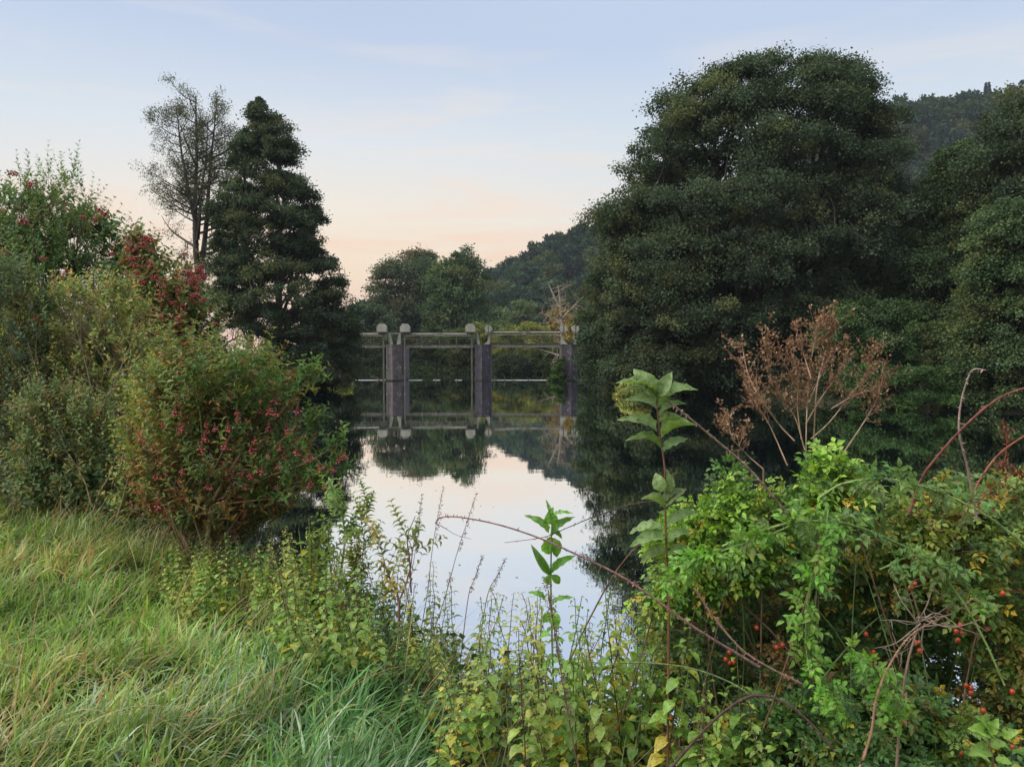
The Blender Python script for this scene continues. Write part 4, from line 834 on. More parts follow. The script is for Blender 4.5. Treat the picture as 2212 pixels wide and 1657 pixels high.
# ground cover of small leaves on the slope
rng = np.random.default_rng(10); cm_ = MB(); n_ = 42000; x = rng.uniform(-8, 5, n_); e_ = np.interp(x, EX, EY); s_ = np.interp(x, SX, SY); y = e_ + (s_ - e_) * rng.uniform(.05, 1.0, n_)
P = np.stack([x, y, height(x, y) + rng.uniform(0, 1, n_) ** 2 * .35], -1); L = rng.uniform(.025, .055, n_)
leaves(cm_, P, rng.normal(0, 1, (n_, 3)) + np.array([0, 0, -.2]), rng.normal(0, .5, (n_, 3)) + np.array([0, -.3, 1]), L, L * .65, np.clip(pick(rng, [(4, (.05, .09, .028)), (3, (.075, .12, .035)), (1.5, (.15, .14, .04)), (1, (.13, .08, .04))], n_) * (1 + rng.normal(0, .2, (n_, 1))), .01, .6), LEAF5)
o = cm_.build('ground_cover', M_LEAF); o['kind'] = 'stuff'; o['label'] = 'low leafy undergrowth covering the slope down to the water'; o['category'] = 'undergrowth'
# far bank growth: creepers and weeds hiding the soil by the waterline
rng = np.random.default_rng(12); cm_ = MB(); n_ = 70000; x = rng.uniform(4, 45, n_); r_ = np.interp(x, RX, RY); y = r_ + rng.uniform(-.6, 7, n_)
k_ = n_ // 4; x[:k_] = rng.uniform(-34, 8, k_); y[:k_] = 98 + rng.uniform(0, 6, k_)
k2 = k_ + n_ // 4; y[k_:k2] = rng.uniform(14, 80, k2 - k_); x[k_:k2] = np.interp(y[k_:k2], [11.5, 24, 50, 78], [-4.5, -8, -15, -17]) - rng.uniform(-.4, 6, k2 - k_)
P = np.stack([x, y, height(x, y) + rng.uniform(0, 1, n_) ** 1.5 * .9], -1); P = P[P[:, 2] > -.05]; n_ = len(P); L = rng.uniform(.14, .26, n_) * np.clip(P[:, 1] / 60, .5, 1.5)
leaves(cm_, P, rng.normal(0, 1, (n_, 3)) + np.array([0, 0, -.3]), rng.normal(0, .6, (n_, 3)) + np.array([0, -.4, 1]), L, L * .65, np.clip(pick(rng, [(4, (.028, .045, .018)), (2, (.04, .066, .02)), (.6, (.07, .075, .025))], n_) * (1 + rng.normal(0, .2, (n_, 1))), .01, .6), LEAF4)
o = cm_.build('bank_growth', M_FAR); o['kind'] = 'stuff'; o['label'] = 'weeds and creepers covering the far banks'; o['category'] = 'undergrowth'

rng = np.random.default_rng(14); m = MB(); n_ = 150; y = rng.uniform(6.5, 60, n_) ** 1.0; x = rng.uniform(-.28, .30, n_) * y
k_ = height(x, y) < -.15; x, y = x[k_], y[k_]; n_ = len(x); leaves(m, np.stack([x, y, np.full(n_, .004)], -1), rng.normal(0, 1, (n_, 3)) * np.array([1, 1, 0]), np.tile([0, 0, 1.], (n_, 1)), rng.uniform(.03, .06, n_), .03, jit(rng, (.16, .13, .05), n_, .3), LEAF4)
o = m.build('floating_leaves', M_LEAF); o['kind'] = 'stuff'; o['label'] = 'few fallen leaves floating on the still river'; o['category'] = 'leaves'
# ------------------------------------------------------------------ nettles
def nettle_proto(seed, pal, ll=.062, seedy=False, H=1.0):
    rng = np.random.default_rng(seed); root = thing('nettle', '', 'nettle', (0, 0, 0))
    st, lf = MB(), MB(); d = norm(np.array([rng.normal(0, .09), rng.normal(0, .09), 1])); bend = rng.normal(0, .06, 3)
    t = np.linspace(0, 1, 14)[:, None]; X = d * t * H + bend * t * t * H + .006 * np.sin(t * 22 + seed) * np.array([1, .6, 0])
    tubes(st, X, np.linspace(.0042, .0016, 14), pick(rng, [(1, (.17, .10, .07)), (1, (.12, .13, .05)), (1, (.22, .17, .10))], 1), 5)
    m_ = int(H / .045); tt = np.linspace(.08, 1, m_); P = np.stack([np.interp(tt, t[:, 0], X[:, i]) for i in range(3)], -1)
    for s in (0, 1):
        a = np.arange(m_) * pi / 2 + s * pi + rng.normal(0, .2, m_); drp = rng.uniform(-.75, .1, m_)
        D = np.stack([np.cos(a), np.sin(a), drp], -1); Nn = np.stack([np.cos(a) * .35, np.sin(a) * .35, np.ones(m_)], -1)
        L = ll * (1.05 - .75 * np.clip((tt - .55) / .45, 0, 1)) * rng.uniform(.65, 1.2, m_)
        c = pick(rng, pal, m_); low = (tt < .45) & (rng.uniform(0, 1, m_) < .35); c = np.where(low[:, None], np.array((.46, .38, .06)), c)
        pet = P + norm(D) * .014; kk = rng.uniform(0, 1, m_) > .12
        tubes(st, np.stack([P, (P + pet) / 2 + np.array([0, 0, .002]), pet], 1)[kk], [[.0009, .0008, .0007]], (.10, .13, .04), 3)
        leaves(lf, pet[kk], D[kk], Nn[kk], L[kk], L[kk] * .62, np.clip(c * (1 + rng.normal(0, .15, (m_, 1))), .01, .7)[kk], LEAFN)
        # small side leaves and hanging seed tassels in the axils
        q = (tt > .25) & kk
        leaves(lf, P[q], norm(D[q] + np.array([0, 0, .5])), Nn[q], L[q] * .45, L[q] * .24, c[q] * 1.05, LEAF5)
        if seedy:
            q = tt > .5; n_ = q.sum(); e = P[q] + norm(D[q]) * .02 + np.array([0, 0, -.03]); tubes(st, np.stack([P[q], P[q] + norm(D[q]) * .018, e], 1), [[.0012, .0022, .0008]], (.20, .17, .09), 3)
    st.build('stem', M_STEM, root); lf.build('leaves', M_NEAR, root); return root
PN = [[(w_, (c_[0] * 1.48, c_[1] * 1.32, c_[2] * 1.05)) for w_, c_ in p_] for p_ in [[(3, (.10, .19, .045)), (2, (.14, .25, .055)), (1, (.20, .26, .06))], [(3, (.07, .15, .04)), (2, (.10, .19, .05)), (1, (.22, .24, .05))], [(2, (.17, .22, .07)), (2, (.24, .27, .07)), (1, (.30, .27, .06))], [(3, (.12, .20, .06)), (2, (.17, .25, .07))]]]
protos = [nettle_proto(400 + i, PN[i % 4], [.080, .070, .062, .074][i % 4], i % 2 == 1) for i in range(8)]
used = set()
def nettles(label, group, n, pxr, Yr, topr, seed, kinds=range(8), lo=.35, hi=1.35):
    rng = np.random.default_rng(seed)
    for i in range(n):
        px = rng.uniform(*pxr); Y = rng.uniform(*Yr); x = at(px, 1300, Y)[0]; zt = at(px, rng.uniform(*topr) if not callable(topr) else topr(px, rng), Y)[2]; zb = gz_(x, Y) - .02
        s = zt - zb
        if s < lo or s > hi: s = min(max(s, lo), hi)
        k = list(kinds)[rng.integers(len(kinds))]
        o = protos[k] if k not in used else copy_tree(protos[k]); used.add(k)
        o.location = (x, Y, zb); q = s * (1 if s < 1 else 1); o.scale = (min(q, 1) * .45 + .55,) * 2 + (s,)
        o.scale = (.55 + .45 * s, .55 + .45 * s, s); o.rotation_euler = (rng.normal(0, .12), rng.normal(0, .12), rng.uniform(0, 6.28))
        o['label'] = label; o['group'] = group; o['category'] = 'nettle'
nettles('nettle in the patch below and right of the spindle bush, beside the grass', 'nettles below the spindle bush', 74, (380, 700), (4.2, 5.3), lambda px, r: np.interp(px, [400, 480, 560, 640, 700], [1200, 1150, 1090, 1080, 1080]) + r.uniform(-20, 170), 701)
nettles('thin nettle standing against the bright water in the gap between bushes', 'nettles against the bright water', 38, (690, 1010), (3.9, 5.0), lambda px, r: np.interp(px, [690, 760, 850, 930, 1010], [1080, 1110, 1150, 1170, 1220]) + r.uniform(0, 190), 702, (1, 2, 3, 5, 6, 7))
nettles('leafy nettle in the dense clump at the middle of the lower frame', 'nettles in the lower middle', 92, (930, 1440), (2.6, 3.9), lambda px, r: np.interp(px, [930, 1000, 1100, 1200, 1300, 1420], [1440, 1290, 1235, 1215, 1200, 1215]) + r.uniform(0, 240) + (40 if r.uniform() < .3 else 0), 703)
nettles('nettle in front of the rose thicket along the bottom right edge', 'nettles below the rose thicket', 38, (1400, 2240), (2.2, 2.7), (1420, 1640), 704, (0, 1, 3, 4, 5, 7), .2)
nettles('tall weedy nettle crowding the edge of the lush grass', 'nettles along the grass edge', 44, (600, 985), (3.35, 4.3), lambda px, r: np.interp(px, [600, 700, 800, 900, 985], [1180, 1180, 1220, 1290, 1380]) + r.uniform(0, 190), 706)
nettles('short nettle in shade behind the lush grass tufts', 'short nettles behind the grass', 10, (640, 980), (3.6, 4.4), (1380, 1530), 705, (0, 1, 3, 4), .2)

# dried nettle tops against the water
for i, (bx_, by_, tx_, ty_, Yk, lab) in enumerate([(880, 1290, 912, 1068, 3.9, 'dried seed spike against the water, leftmost of the three tall ones'), (920, 1300, 958, 1050, 3.8, 'dried seed spike against the water, middle of the three tall ones'),
        (955, 1310, 1030, 1065, 3.7, 'dried seed spike crossing the thorny cane, rightmost of the three tall ones'), (1010, 1300, 1042, 1200, 3.8, 'short dark seed spike right of the three tall ones'), (1050, 1300, 1092, 1205, 3.7, 'leaning dark seed spike above the leafy nettles'),
        (1250, 1657, 1180, 1250, 2.5, 'thick woolly brown dead spike in front of the bright leafed shoot')]):
    rng = np.random.default_rng(800 + i); st = MB(); b = at(bx_, by_, Yk); t_ = at(tx_, ty_, Yk); f0 = b + (b - t_) * .8; f0[2] = max(gz_(f0[0], Yk), .2)
    L_ = smooth_line([f0, b, (b + t_) / 2 + rng.normal(0, .008, 3), t_], 24); th = thing('dried_stalk', lab, 'dried plant', L_[0]); tubes(st, L_, np.linspace(.0028 if i < 5 else .0045, .001, len(L_)), (.20, .13, .10), 5)
    hd = MB(); n_ = 110 if i < 5 else 420; tt = rng.uniform(.5 if i < 3 else .25, 1, n_); Pn = b + (t_ - b) * tt[:, None] + rng.normal(0, .004 if i < 5 else .007, (n_, 3))
    leaves(hd, Pn, rng.normal(0, 1, (n_, 3)) + np.array([0, 0, -.5]), rng.normal(0, 1, (n_, 3)), rng.uniform(.006, .014, n_), .005, jit(rng, (.20, .13, .11), n_, .25), LEAF4)
    st.build('stalk', M_STEM, th, th.location); hd.build('seed_head', M_DRY, th, th.location)

# leafy shoots by the water (dogwood like) around the gap
def leafy_stem(label, pts, Y, seed, pal, ll=.055, lw=.42, npair=10, r0=.004, side=6, tpl=LEAFL, name='leafy_shrub', stemc=(.20, .12, .08)):
    rng = np.random.default_rng(seed); L_ = smooth_line([at(a, b, Y + .03 * i) for i, (a, b) in enumerate(pts)], 24)
    g0 = np.array([L_[0][0], Y, gz_(L_[0][0], Y) - .02]); L_ = np.vstack([g0, L_]); root = thing(name, label, 'plant', g0); st, lf = MB(), MB()
    tubes(st, L_, np.linspace(r0, .0012, len(L_)), stemc, 6)
    q = L_[4:]; P = q[rng.integers(0, len(q), side)]; D = rng.normal(0, .7, (side, 3)) * np.array([1, .6, .5]) + np.array([0, 0, .8])
    P = np.vstack([P, L_[-6:-5]]); D = np.vstack([D, L_[-1:] - L_[-6:-5]]); 
    shoots(rng, lf, st, P, D, rng.uniform(.10, .24, len(P)), npair, ll, lw, pick(rng, pal, len(P)), np.array(stemc), tpl, .3, .0018, .95, False, .1)
    st.build('stem', M_STEM, root, g0); lf.build('leaves', M_NEAR, root, g0)
LG = [(2, (.15, .23, .06)), (2, (.21, .27, .07)), (1, (.12, .20, .06))]
YB = [(2, (.24, .25, .06)), (1, (.30, .24, .06)), (2, (.15, .20, .055))]
leafy_stem('tall green leafy shoot topping the reeds beside the bright water', [(745, 1400), (735, 1250), (745, 1150), (730, 1075)], 4.5, 901, LG, side=12)
leafy_stem('green leafy shoot with pointed top leaves, second right of the reeds', [(790, 1420), (780, 1280), (785, 1180), (795, 1075)], 4.4, 902, LG, side=10)
leafy_stem('yellowing shoot drooping low beside the reeds', [(770, 1420), (765, 1330), (760, 1260), (770, 1200)], 4.3, 903, YB, side=9)
leafy_stem('reddish forked shrub with yellow green leaves over the water', [(862, 1345), (860, 1290), (835, 1230), (820, 1170)], 4.1, 904, YB, side=9, r0=.009, stemc=(.30, .16, .13), npair=6)
leafy_stem('leafy fork of the reddish shrub, leaning toward the dried spikes', [(862, 1300), (880, 1250), (890, 1190), (870, 1140)], 4.05, 905, YB, side=8, r0=.006, stemc=(.26, .14, .11), npair=6)
leafy_stem('small drooping willow like shoot at the foot of the gap', [(700, 1450), (705, 1330), (715, 1230), (700, 1150)], 4.6, 906, LG, side=8, ll=.05)
m = MB(); L_ = smooth_line([at(888, 1280, 4.0), at(885, 1210, 4.0), at(880, 1160, 4.0), at(897, 1115, 4.0)], 12); tubes(m, L_, np.linspace(.005, .002, len(L_)), (.12, .07, .06), 6)
o = m.build('bare_twig', M_STEM); o['label'] = 'dark bare hooked twig rising from the reddish shrub'; o['category'] = 'twig'
# reeds
rng = np.random.default_rng(33); rd = MB()
for i in range(26):
    px = rng.normal(685, 22); Y = rng.uniform(4.5, 4.9); x = at(px, 1400, Y)[0]
    tip = at(px + rng.normal(6, 26), rng.uniform(1120, 1320) if i > 2 else (1065, 1085, 1100)[i], Y); b = np.array([x, Y, gz_(x, Y)])
    k = 9; t = np.linspace(0, 1, k)[:, None]; sag = np.array([rng.normal(0, .05), 0, -.10 * rng.uniform(0, 1)])
    C = b + (tip - b) * t + sag * t ** 3 ; S = norm(np.array([1, rng.normal(0, .8), rng.normal(0, .2)])); w = (.009 * (1 - t ** 3) * (.6 + .4 * np.sin(t * 3)))
    V = np.stack([C - S * w, C + S * w], 1).reshape(-1, 3); ii = np.arange(k - 1) * 2
    rd.add(V, np.concatenate([np.stack([ii, ii + 1, ii + 3], -1), np.stack([ii, ii + 3, ii + 2], -1)]), pick(rng, [(3, (.22, .26, .05)), (2, (.12, .18, .05)), (1, (.30, .22, .08))], 1)[0], True)
o = rd.build('reed_clump', M_GRASS); o['label'] = 'clump of broad sword shaped reed leaves at the waterside'; o['category'] = 'reeds'

# ------------------------------------------------------------------ bramble canes
def cane(label, pts, Y0, Y1, r0, r1, col, seed, thorn=.007, nth=2.2, name='bramble_cane', twigs=0, ground=False):
    rng = np.random.default_rng(seed); Ys = np.linspace(Y0, Y1, len(pts)); L_ = smooth_line([at(a, b, y_) for (a, b), y_ in zip(pts, Ys)], 40)
    if ground:
        g0 = L_[0].copy(); g0[2] = max(gz_(g0[0], g0[1]), 0) - .02; g0[0] += .1; L_ = np.vstack([smooth_line([g0, (g0 + L_[0]) / 2 + np.array([.02, 0, .05]), L_[0]], 12)[:-1], L_])
    root = thing(name, label, 'bramble', L_[0]); m = MB(); R_ = np.linspace(r0, r1, len(L_)) * .78; R_ *= 1 + .06 * np.sin(np.arange(len(L_)) * 1.7); c = np.array(col)
    tubes(m, L_, R_, c, 8); m.build('cane', M_STEM, root, root.location)
    seg = np.linalg.norm(np.diff(L_, axis=0), axis=1).sum(); n_ = int(seg * 100 / nth)
    if thorn and n_:
        i = rng.integers(1, len(L_) - 1, n_); ax = norm(L_[np.minimum(i + 1, len(L_) - 1)] - L_[i - 1]); rd_ = norm(np.cross(ax, rng.normal(0, 1, (n_, 3))))
        B = L_[i] + (L_[i - 1] - L_[i]) * rng.uniform(0, 1, (n_, 1)) + rd_ * R_[i][:, None] * .7; tip = B + rd_ * thorn * 1.5 * rng.uniform(.6, 1.2, (n_, 1)) - ax * thorn * .45
        t_ = MB(); tubes(t_, np.stack([B, (B + tip) / 2, tip], 1), [[.0021, .0012, .0001]], np.clip(c * 1.25 + .03, 0, .6), 4); o = t_.build('thorns', M_STEM, root, root.location); o['kind'] = 'stuff'
    return root, L_
TAN = (.30, .20, .15); MAU = (.22, .12, .11); RDC = (.20, .075, .06); GRC = (.20, .29, .09)
cane('long mauve thorny cane arching left over the bright water', [(1640, 1440), (1500, 1355), (1400, 1283), (1330, 1238), (1240, 1195), (1165, 1162), (1080, 1134), (1000, 1118), (955, 1117), (940, 1130)], 2.3, 2.7, .0058, .0022, MAU, 1, .008)
cane('thin curled twig hanging from the tip of the long mauve cane', [(940, 1130), (960, 1140), (985, 1155), (1018, 1164)], 2.7, 2.68, .0018, .0008, MAU, 2, .003)
cane('thin dark cane crossing the long mauve cane behind the bright shoot', [(1500, 1085), (1390, 1085), (1300, 1110), (1230, 1138), (1175, 1160), (1090, 1172)], 2.6, 2.9, .0032, .0012, (.07, .04, .045), 3, .005)
cane('straight tan thorny cane pointing up left behind the large leafed sapling', [(1760, 1180), (1693, 1100), (1620, 1015), (1560, 962), (1500, 912), (1446, 868)], 2.5, 2.3, .0055, .0038, TAN, 4, .007)
cane('pale thorny cane with hooked tip standing up at the right', [(2110, 1120), (2090, 1010), (2072, 935), (2076, 870), (2092, 815), (2105, 798), (2130, 800)], 2.5, 2.4, .0052, .0024, (.34, .24, .21), 5, .007)
cane('long red thorny cane arching to the right frame edge', [(1965, 1110), (1990, 1035), (2030, 980), (2080, 925), (2130, 880), (2180, 850), (2260, 825)], 2.4, 2.2, .0050, .0040, RDC, 6, .007)
cane('reddish brown cane rising to the right frame edge, below the red one', [(2075, 1130), (2110, 1050), (2150, 990), (2200, 950), (2260, 920)], 2.3, 2.2, .0046, .0034, (.26, .10, .06), 7, .006)
cane('green thorny cane arching level across the top of the rose thicket', [(1770, 1075), (1820, 1045), (1890, 1035), (1960, 1042), (2050, 1072), (2140, 1120), (2230, 1190)], 2.4, 2.2, .0052, .0042, GRC, 8, .005)
cane('green cane arching over and down toward the lower right', [(1560, 1180), (1640, 1148), (1720, 1128), (1820, 1130), (1920, 1165), (2010, 1215), (2080, 1300), (2130, 1390), (2170, 1480)], 2.3, 2.1, .0052, .0038, GRC, 9, .005)
cane('green thorny cane hanging straight down through the bright leaves', [(1770, 1110), (1785, 1150), (1768, 1220), (1748, 1290), (1740, 1380), (1750, 1460)], 2.25, 2.15, .0044, .0026, (.24, .32, .10), 10, .006)
cane('dark thorny cane bent in a low arch near the bottom edge', [(1430, 1680), (1500, 1600), (1560, 1540), (1625, 1502), (1690, 1515), (1750, 1560), (1800, 1620)], 2.2, 2.1, .0055, .004, (.10, .055, .05), 11, .007)
cane('tan thorny cane slanting down right through the thicket', [(1500, 1270), (1540, 1330), (1600, 1400), (1660, 1440), (1740, 1480)], 2.3, 2.2, .0046, .003, (.27, .17, .12), 12, .006)
cane('green cane sloping across the nettles at the lower right', [(1340, 1430), (1420, 1433), (1500, 1445), (1580, 1475), (1650, 1520)], 2.25, 2.15, .0038, .003, (.14, .19, .07), 13, .004)
cane('brown hairy dead branch rising from the bottom edge', [(1845, 1690), (1880, 1590), (1895, 1500), (1925, 1430), (1970, 1370), (2040, 1330)], 2.05, 2.15, .0055, .0022, (.32, .18, .11), 14, .004, 1.2, name='dead_branch')
# drift of grey dead twigs
rng = np.random.default_rng(51); m = MB(); hub = at(1985, 1345, 2.2)
for tgt in [(2110, 1285), (2130, 1375), (2020, 1250), (1930, 1260), (1900, 1340), (1890, 1400), (2060, 1300), (2080, 1360), (1960, 1240), (2140, 1330), (2005, 1420), (1945, 1430)]:
    t_ = at(*tgt, 2.15 + rng.uniform(-.08, .12)); L_ = smooth_line([hub + rng.normal(0, .012, 3), (hub + t_) / 2 + rng.normal(0, .015, 3), t_], 12); tubes(m, L_, np.linspace(.0026, .0009, len(L_)), jit(rng, (.34, .26, .21), 1, .1, .02), 5)
    for j in range(3): s = L_[rng.integers(4, len(L_) - 1)]; e = s + rng.normal(0, .03, 3); tubes(m, np.array([s, (s + e) / 2 + rng.normal(0, .004, 3), e]), [.0012, .001, .0006], (.34, .26, .21), 3)
L_ = smooth_line([hub, at(1950, 1500, 2.2), np.array([hub[0] - .05, 2.25, gz_(hub[0], 2.25)])], 14); tubes(m, L_, np.linspace(.003, .005, len(L_)), (.30, .2, .15), 5)
o = m.build('dead_twigs', M_STEM); o['label'] = 'tangle of grey leafless twigs in the middle of the rose thicket'; o['category'] = 'twigs'

# ------------------------------------------------------------------ rose thicket
def rose(label, rows, Y, n_cl, L, pal, seed, depth=.6, hips=(), n_stem=22, brown=0, base=None, pairs=3, stemc=(.16, .10, .06), shell=.1):
    rng = np.random.default_rng(seed); z, xl, xr = rows_m(rows, Y); bx = float((xl + xr).mean() / 2) if base is None else base; by = Y; bz = gz_(bx, by) - .05
    root = thing('rose_bush', label, 'shrub', (bx, by, bz)); st, lf = MB(), MB()
    C, ow, _, _ = vol(rng, rows, Y, n_stem, depth, .4, .05); b0 = np.stack([bx + rng.normal(0, .3, n_stem), by + rng.normal(0, .15, n_stem), np.zeros(n_stem)], -1); b0[:, 2] = height(b0[:, 0], b0[:, 1]) - .03
    t = np.linspace(0, 1, 12)[None, :, None]; Lg = np.linalg.norm(C - b0, axis=1)[:, None]; mid = (b0 + C) / 2 + np.array([0, 0, .4]) * Lg * rng.uniform(.4, 1.3, (n_stem, 1)) + rng.normal(0, .08, C.shape) * Lg
    S = (1 - t) ** 2 * b0[:, None] + 2 * t * (1 - t) * mid[:, None] + t * t * C[:, None]
    tubes(st, S, .0042 * np.linspace(1, .4, 12)[None] * rng.uniform(.6, 1.3, (n_stem, 1)), np.where(rng.uniform(0, 1, (n_stem, 1)) < .5, np.array(stemc), np.array((.12, .17, .06))), 5)
    nb = max(10, n_cl // 14); P, ow, _, _ = vol(rng, rows, Y, nb, depth, shell, .03)
    Xl = limb_to(rng, st, S[:, 3:].reshape(-1, 3), P, .0022, .001, (.13, .14, .05), 7, 3, .15, up=-.2)
    q = rng.integers(0, nb, n_cl); f = rng.integers(2, 7, n_cl); Pc = Xl[q, f] + rng.normal(0, .022, (n_cl, 3)); D = ow[q] * .6 + rng.normal(0, .6, (n_cl, 3)) + np.array([0, -.25, .15]); Nn = norm(rng.normal(0, .4, (n_cl, 3)) + np.array([0, -.35, 1]))
    bc = pick(rng, pal, nb)[q] * (1 + rng.normal(0, .12, (n_cl, 1)))
    yl = rng.uniform(0, 1, n_cl) < .05; bc = np.where(yl[:, None], np.array((.42, .30, .04)), bc)
    compound(rng, lf, st, Pc, D, Nn, L * rng.uniform(.7, 1.25, n_cl), bc, pairs)
    if brown:
        Pb = Xl[rng.integers(0, nb, brown), rng.integers(1, 6, brown)] + rng.normal(0, .02, (brown, 3)); leaves(lf, Pb, rng.normal(0, 1, (brown, 3)), rng.normal(0, 1, (brown, 3)), .028, .018, jit(rng, (.22, .10, .05), brown, .3), LEAFN)
    st.build('canes', M_STEM, root, root.location); lf.build('foliage', M_NEAR, root, root.location)
    put_clusters('rose_hip', [hipmesh], root, [at(a, b, yy) for a, b, yy in hips], rng, .6, .85)
    return root
m = MB(); balls(m, [(0, 0, 0)], .0105, (.55, .055, .02), 1.25); v0 = m.v[0]
m = MB(); th = np.linspace(0, 2 * pi, 13)[:-1]; rings = [(-.0125, .0015), (-.011, .006), (-.006, .0098), (0, .0108), (.006, .0090), (.0105, .0052), (.0125, .0026), (.0150, .0030)]
vv = [(r_ * math.cos(a), r_ * math.sin(a), -z_) for z_, r_ in rings for a in th]; ff = []
for i in range(len(rings) - 1):
    for j in range(12): a, b = i * 12 + j, i * 12 + (j + 1) % 12; ff += [(a, b, b + 12), (a, b + 12, a + 12)]
cc = np.array([(.40, .055, .02)] * 72 + [(.06, .035, .02)] * 24); m.add(vv, ff, cc, True); tubes(m, [(0, 0, .012), (.002, 0, .02), (.004, 0, .034)], [.0009] * 3, (.13, .14, .05), 5)
o = m.build('rose_hip', M_BERRY); COL.objects.unlink(o); hipmesh = o.data
hp = lambda l, Y: [(1311 + a * .4073, 1038 + b * .4073, Y) for a, b in l]
DG = [(1.2, (.17, .23, .05)), (4, (0.072, 0.15, 0.046)), (3, (0.098, 0.195, 0.052)), (1, (0.169, 0.26, 0.065)), (0.5, (0.234, 0.156, 0.065))]
BR = [(3, (.17, .32, .05)), (2, (.24, .38, .055)), (1.5, (.30, .36, .06)), (2.5, (.08, .16, .04))]
OM = [(1.5, (.22, .26, .055)), (3, (0.125, 0.213, 0.056)), (2, (0.188, 0.263, 0.062)), (1, (0.275, 0.213, 0.062)), (1, (0.088, 0.15, 0.044))]
rose('broad dark green rose thicket with orange red hips, at the right of the picture', [(1120, 1600, 2000), (1180, 1460, 2100), (1260, 1400, 2150), (1380, 1400, 2120), (1500, 1400, 2000), (1660, 1420, 1950), (1800, 1450, 1950)], 3.1, 7600, .056, [(w_, tuple(q_ * .72 for q_ in c_)) for w_, c_ in DG], 1001, .55,
     hp([(650, 910), (630, 948), (650, 966), (672, 962), (900, 885), (932, 872), (340, 1262), (342, 1298), (460, 1462), (488, 1458), (795, 780), (1375, 815), (1590, 440), (1415, 910)], 2.62), 34, 500)
rose('leafy yellow green rose growth across the front of the thicket', [(1180, 1560, 1900), (1260, 1440, 2050), (1380, 1400, 2150), (1500, 1420, 2230), (1620, 1450, 2250), (1760, 1450, 2250)], 2.75, 1300, .052, [(3, (.08, .13, .04)), (1.5, (.15, .20, .05)), (1.5, (.20, .22, .05)), (3, (.05, .09, .03)), (1, (.20, .12, .055))], 1006, .4, n_stem=22, brown=420)
rose('bright yellow green rose shoots forming the top left dome of the thicket', [(1010, 1560, 1620), (1050, 1520, 1700), (1090, 1460, 1800), (1140, 1410, 1830), (1190, 1385, 1800), (1250, 1375, 1640), (1300, 1370, 1480)], 2.75, 2000, .048, BR, 1002, .5, n_stem=16)
rose('small bright rose shoot rising in front of the dry brown plant', [(970, 1770, 1800), (1000, 1740, 1860), (1050, 1700, 1900), (1110, 1690, 1900)], 2.6, 420, .052, BR, 1003, .5, n_stem=8)
rose('mixed olive and brown rose growth at the right frame edge', [(1040, 2120, 2300), (1080, 1930, 2330), (1140, 1860, 2330), (1250, 1880, 2330), (1360, 2060, 2330), (1480, 2120, 2330), (1600, 2060, 2330), (1750, 2050, 2330)], 2.7, 4600, .052, OM, 1004, .5,
     hp([(1875, 768), (1853, 800), (1880, 808), (1862, 845), (1637, 860), (1660, 902), (1655, 858), (1905, 1085), (1930, 1098), (1930, 1124), (2150, 1120), (2100, 600), (1680, 530), (1635, 548), (1610, 570), (2150, 1412), (2195, 1425), (1995, 1220), (1880, 1445)], 2.35), 22, 700)
rose('low dark rose growth along the bottom right edge', [(1500, 1700, 2000), (1560, 1600, 2150), (1680, 1550, 2250), (1800, 1550, 2250)], 2.5, 5000, .052, DG, 1005, .5, n_stem=16, brown=150)
# hanging bright shoot
rng = np.random.default_rng(1010)
for k, (pts, lab) in enumerate([([(1790, 1100), (1775, 1200), (1745, 1290), (1735, 1380), (1770, 1450), (1810, 1520)], 'vivid green hanging rose spray in the middle of the thicket'), ([(1720, 1130), (1650, 1160), (1560, 1190), (1490, 1220), (1450, 1260)], 'vivid green rose spray arching toward the large leafed sapling'),
        ([(1830, 1400), (1880, 1440), (1920, 1490), (1940, 1560)], 'short vivid green spray right of the hanging one'), ([(1900, 1230), (1980, 1200), (2060, 1230), (2110, 1300)], 'olive green spray under the arching green canes'), ([(1640, 1148), (1720, 1128), (1820, 1130), (1920, 1165), (2010, 1215), (2080, 1300)], 'leafy spray along the cane that arches to the lower right'), ([(1820, 1045), (1890, 1035), (1960, 1042), (2050, 1072), (2140, 1120)], 'leafy spray along the level green cane on top of the thicket')]):
    L_ = smooth_line([at(a, b, 2.12 + .02 * i) for i, (a, b) in enumerate(pts)], 40); root = thing('rose_spray', lab, 'rose shoot', L_[0]); st, lf = MB(), MB(); tubes(st, L_, np.linspace(.0026, .0012, len(L_)), (.2, .3, .09), 6)
    n_ = 75 if k < 2 else 40; i = rng.integers(2, len(L_), n_); D = rng.normal(0, .6, (n_, 3)) + np.array([0, -.3, -.35 if k == 0 else .1]); c = np.array((.15, .29, .045)) if k < 3 else np.array((.12, .2, .05))
    compound(rng, lf, st, L_[i], D, norm(rng.normal(0, .3, (n_, 3)) + np.array([0, -.6, .8])), rng.uniform(.038, .060, n_), np.tile(c, (n_, 1)) * (1 + rng.normal(0, .22, (n_, 1))) * (1 + rng.normal(0, .10, (n_, 3))), 3, .5, (.15, .25, .06), LEAFN, .42)
    st.build('stem', M_STEM, root, root.location); lf.build('leaves', M_NEAR, root, root.location)
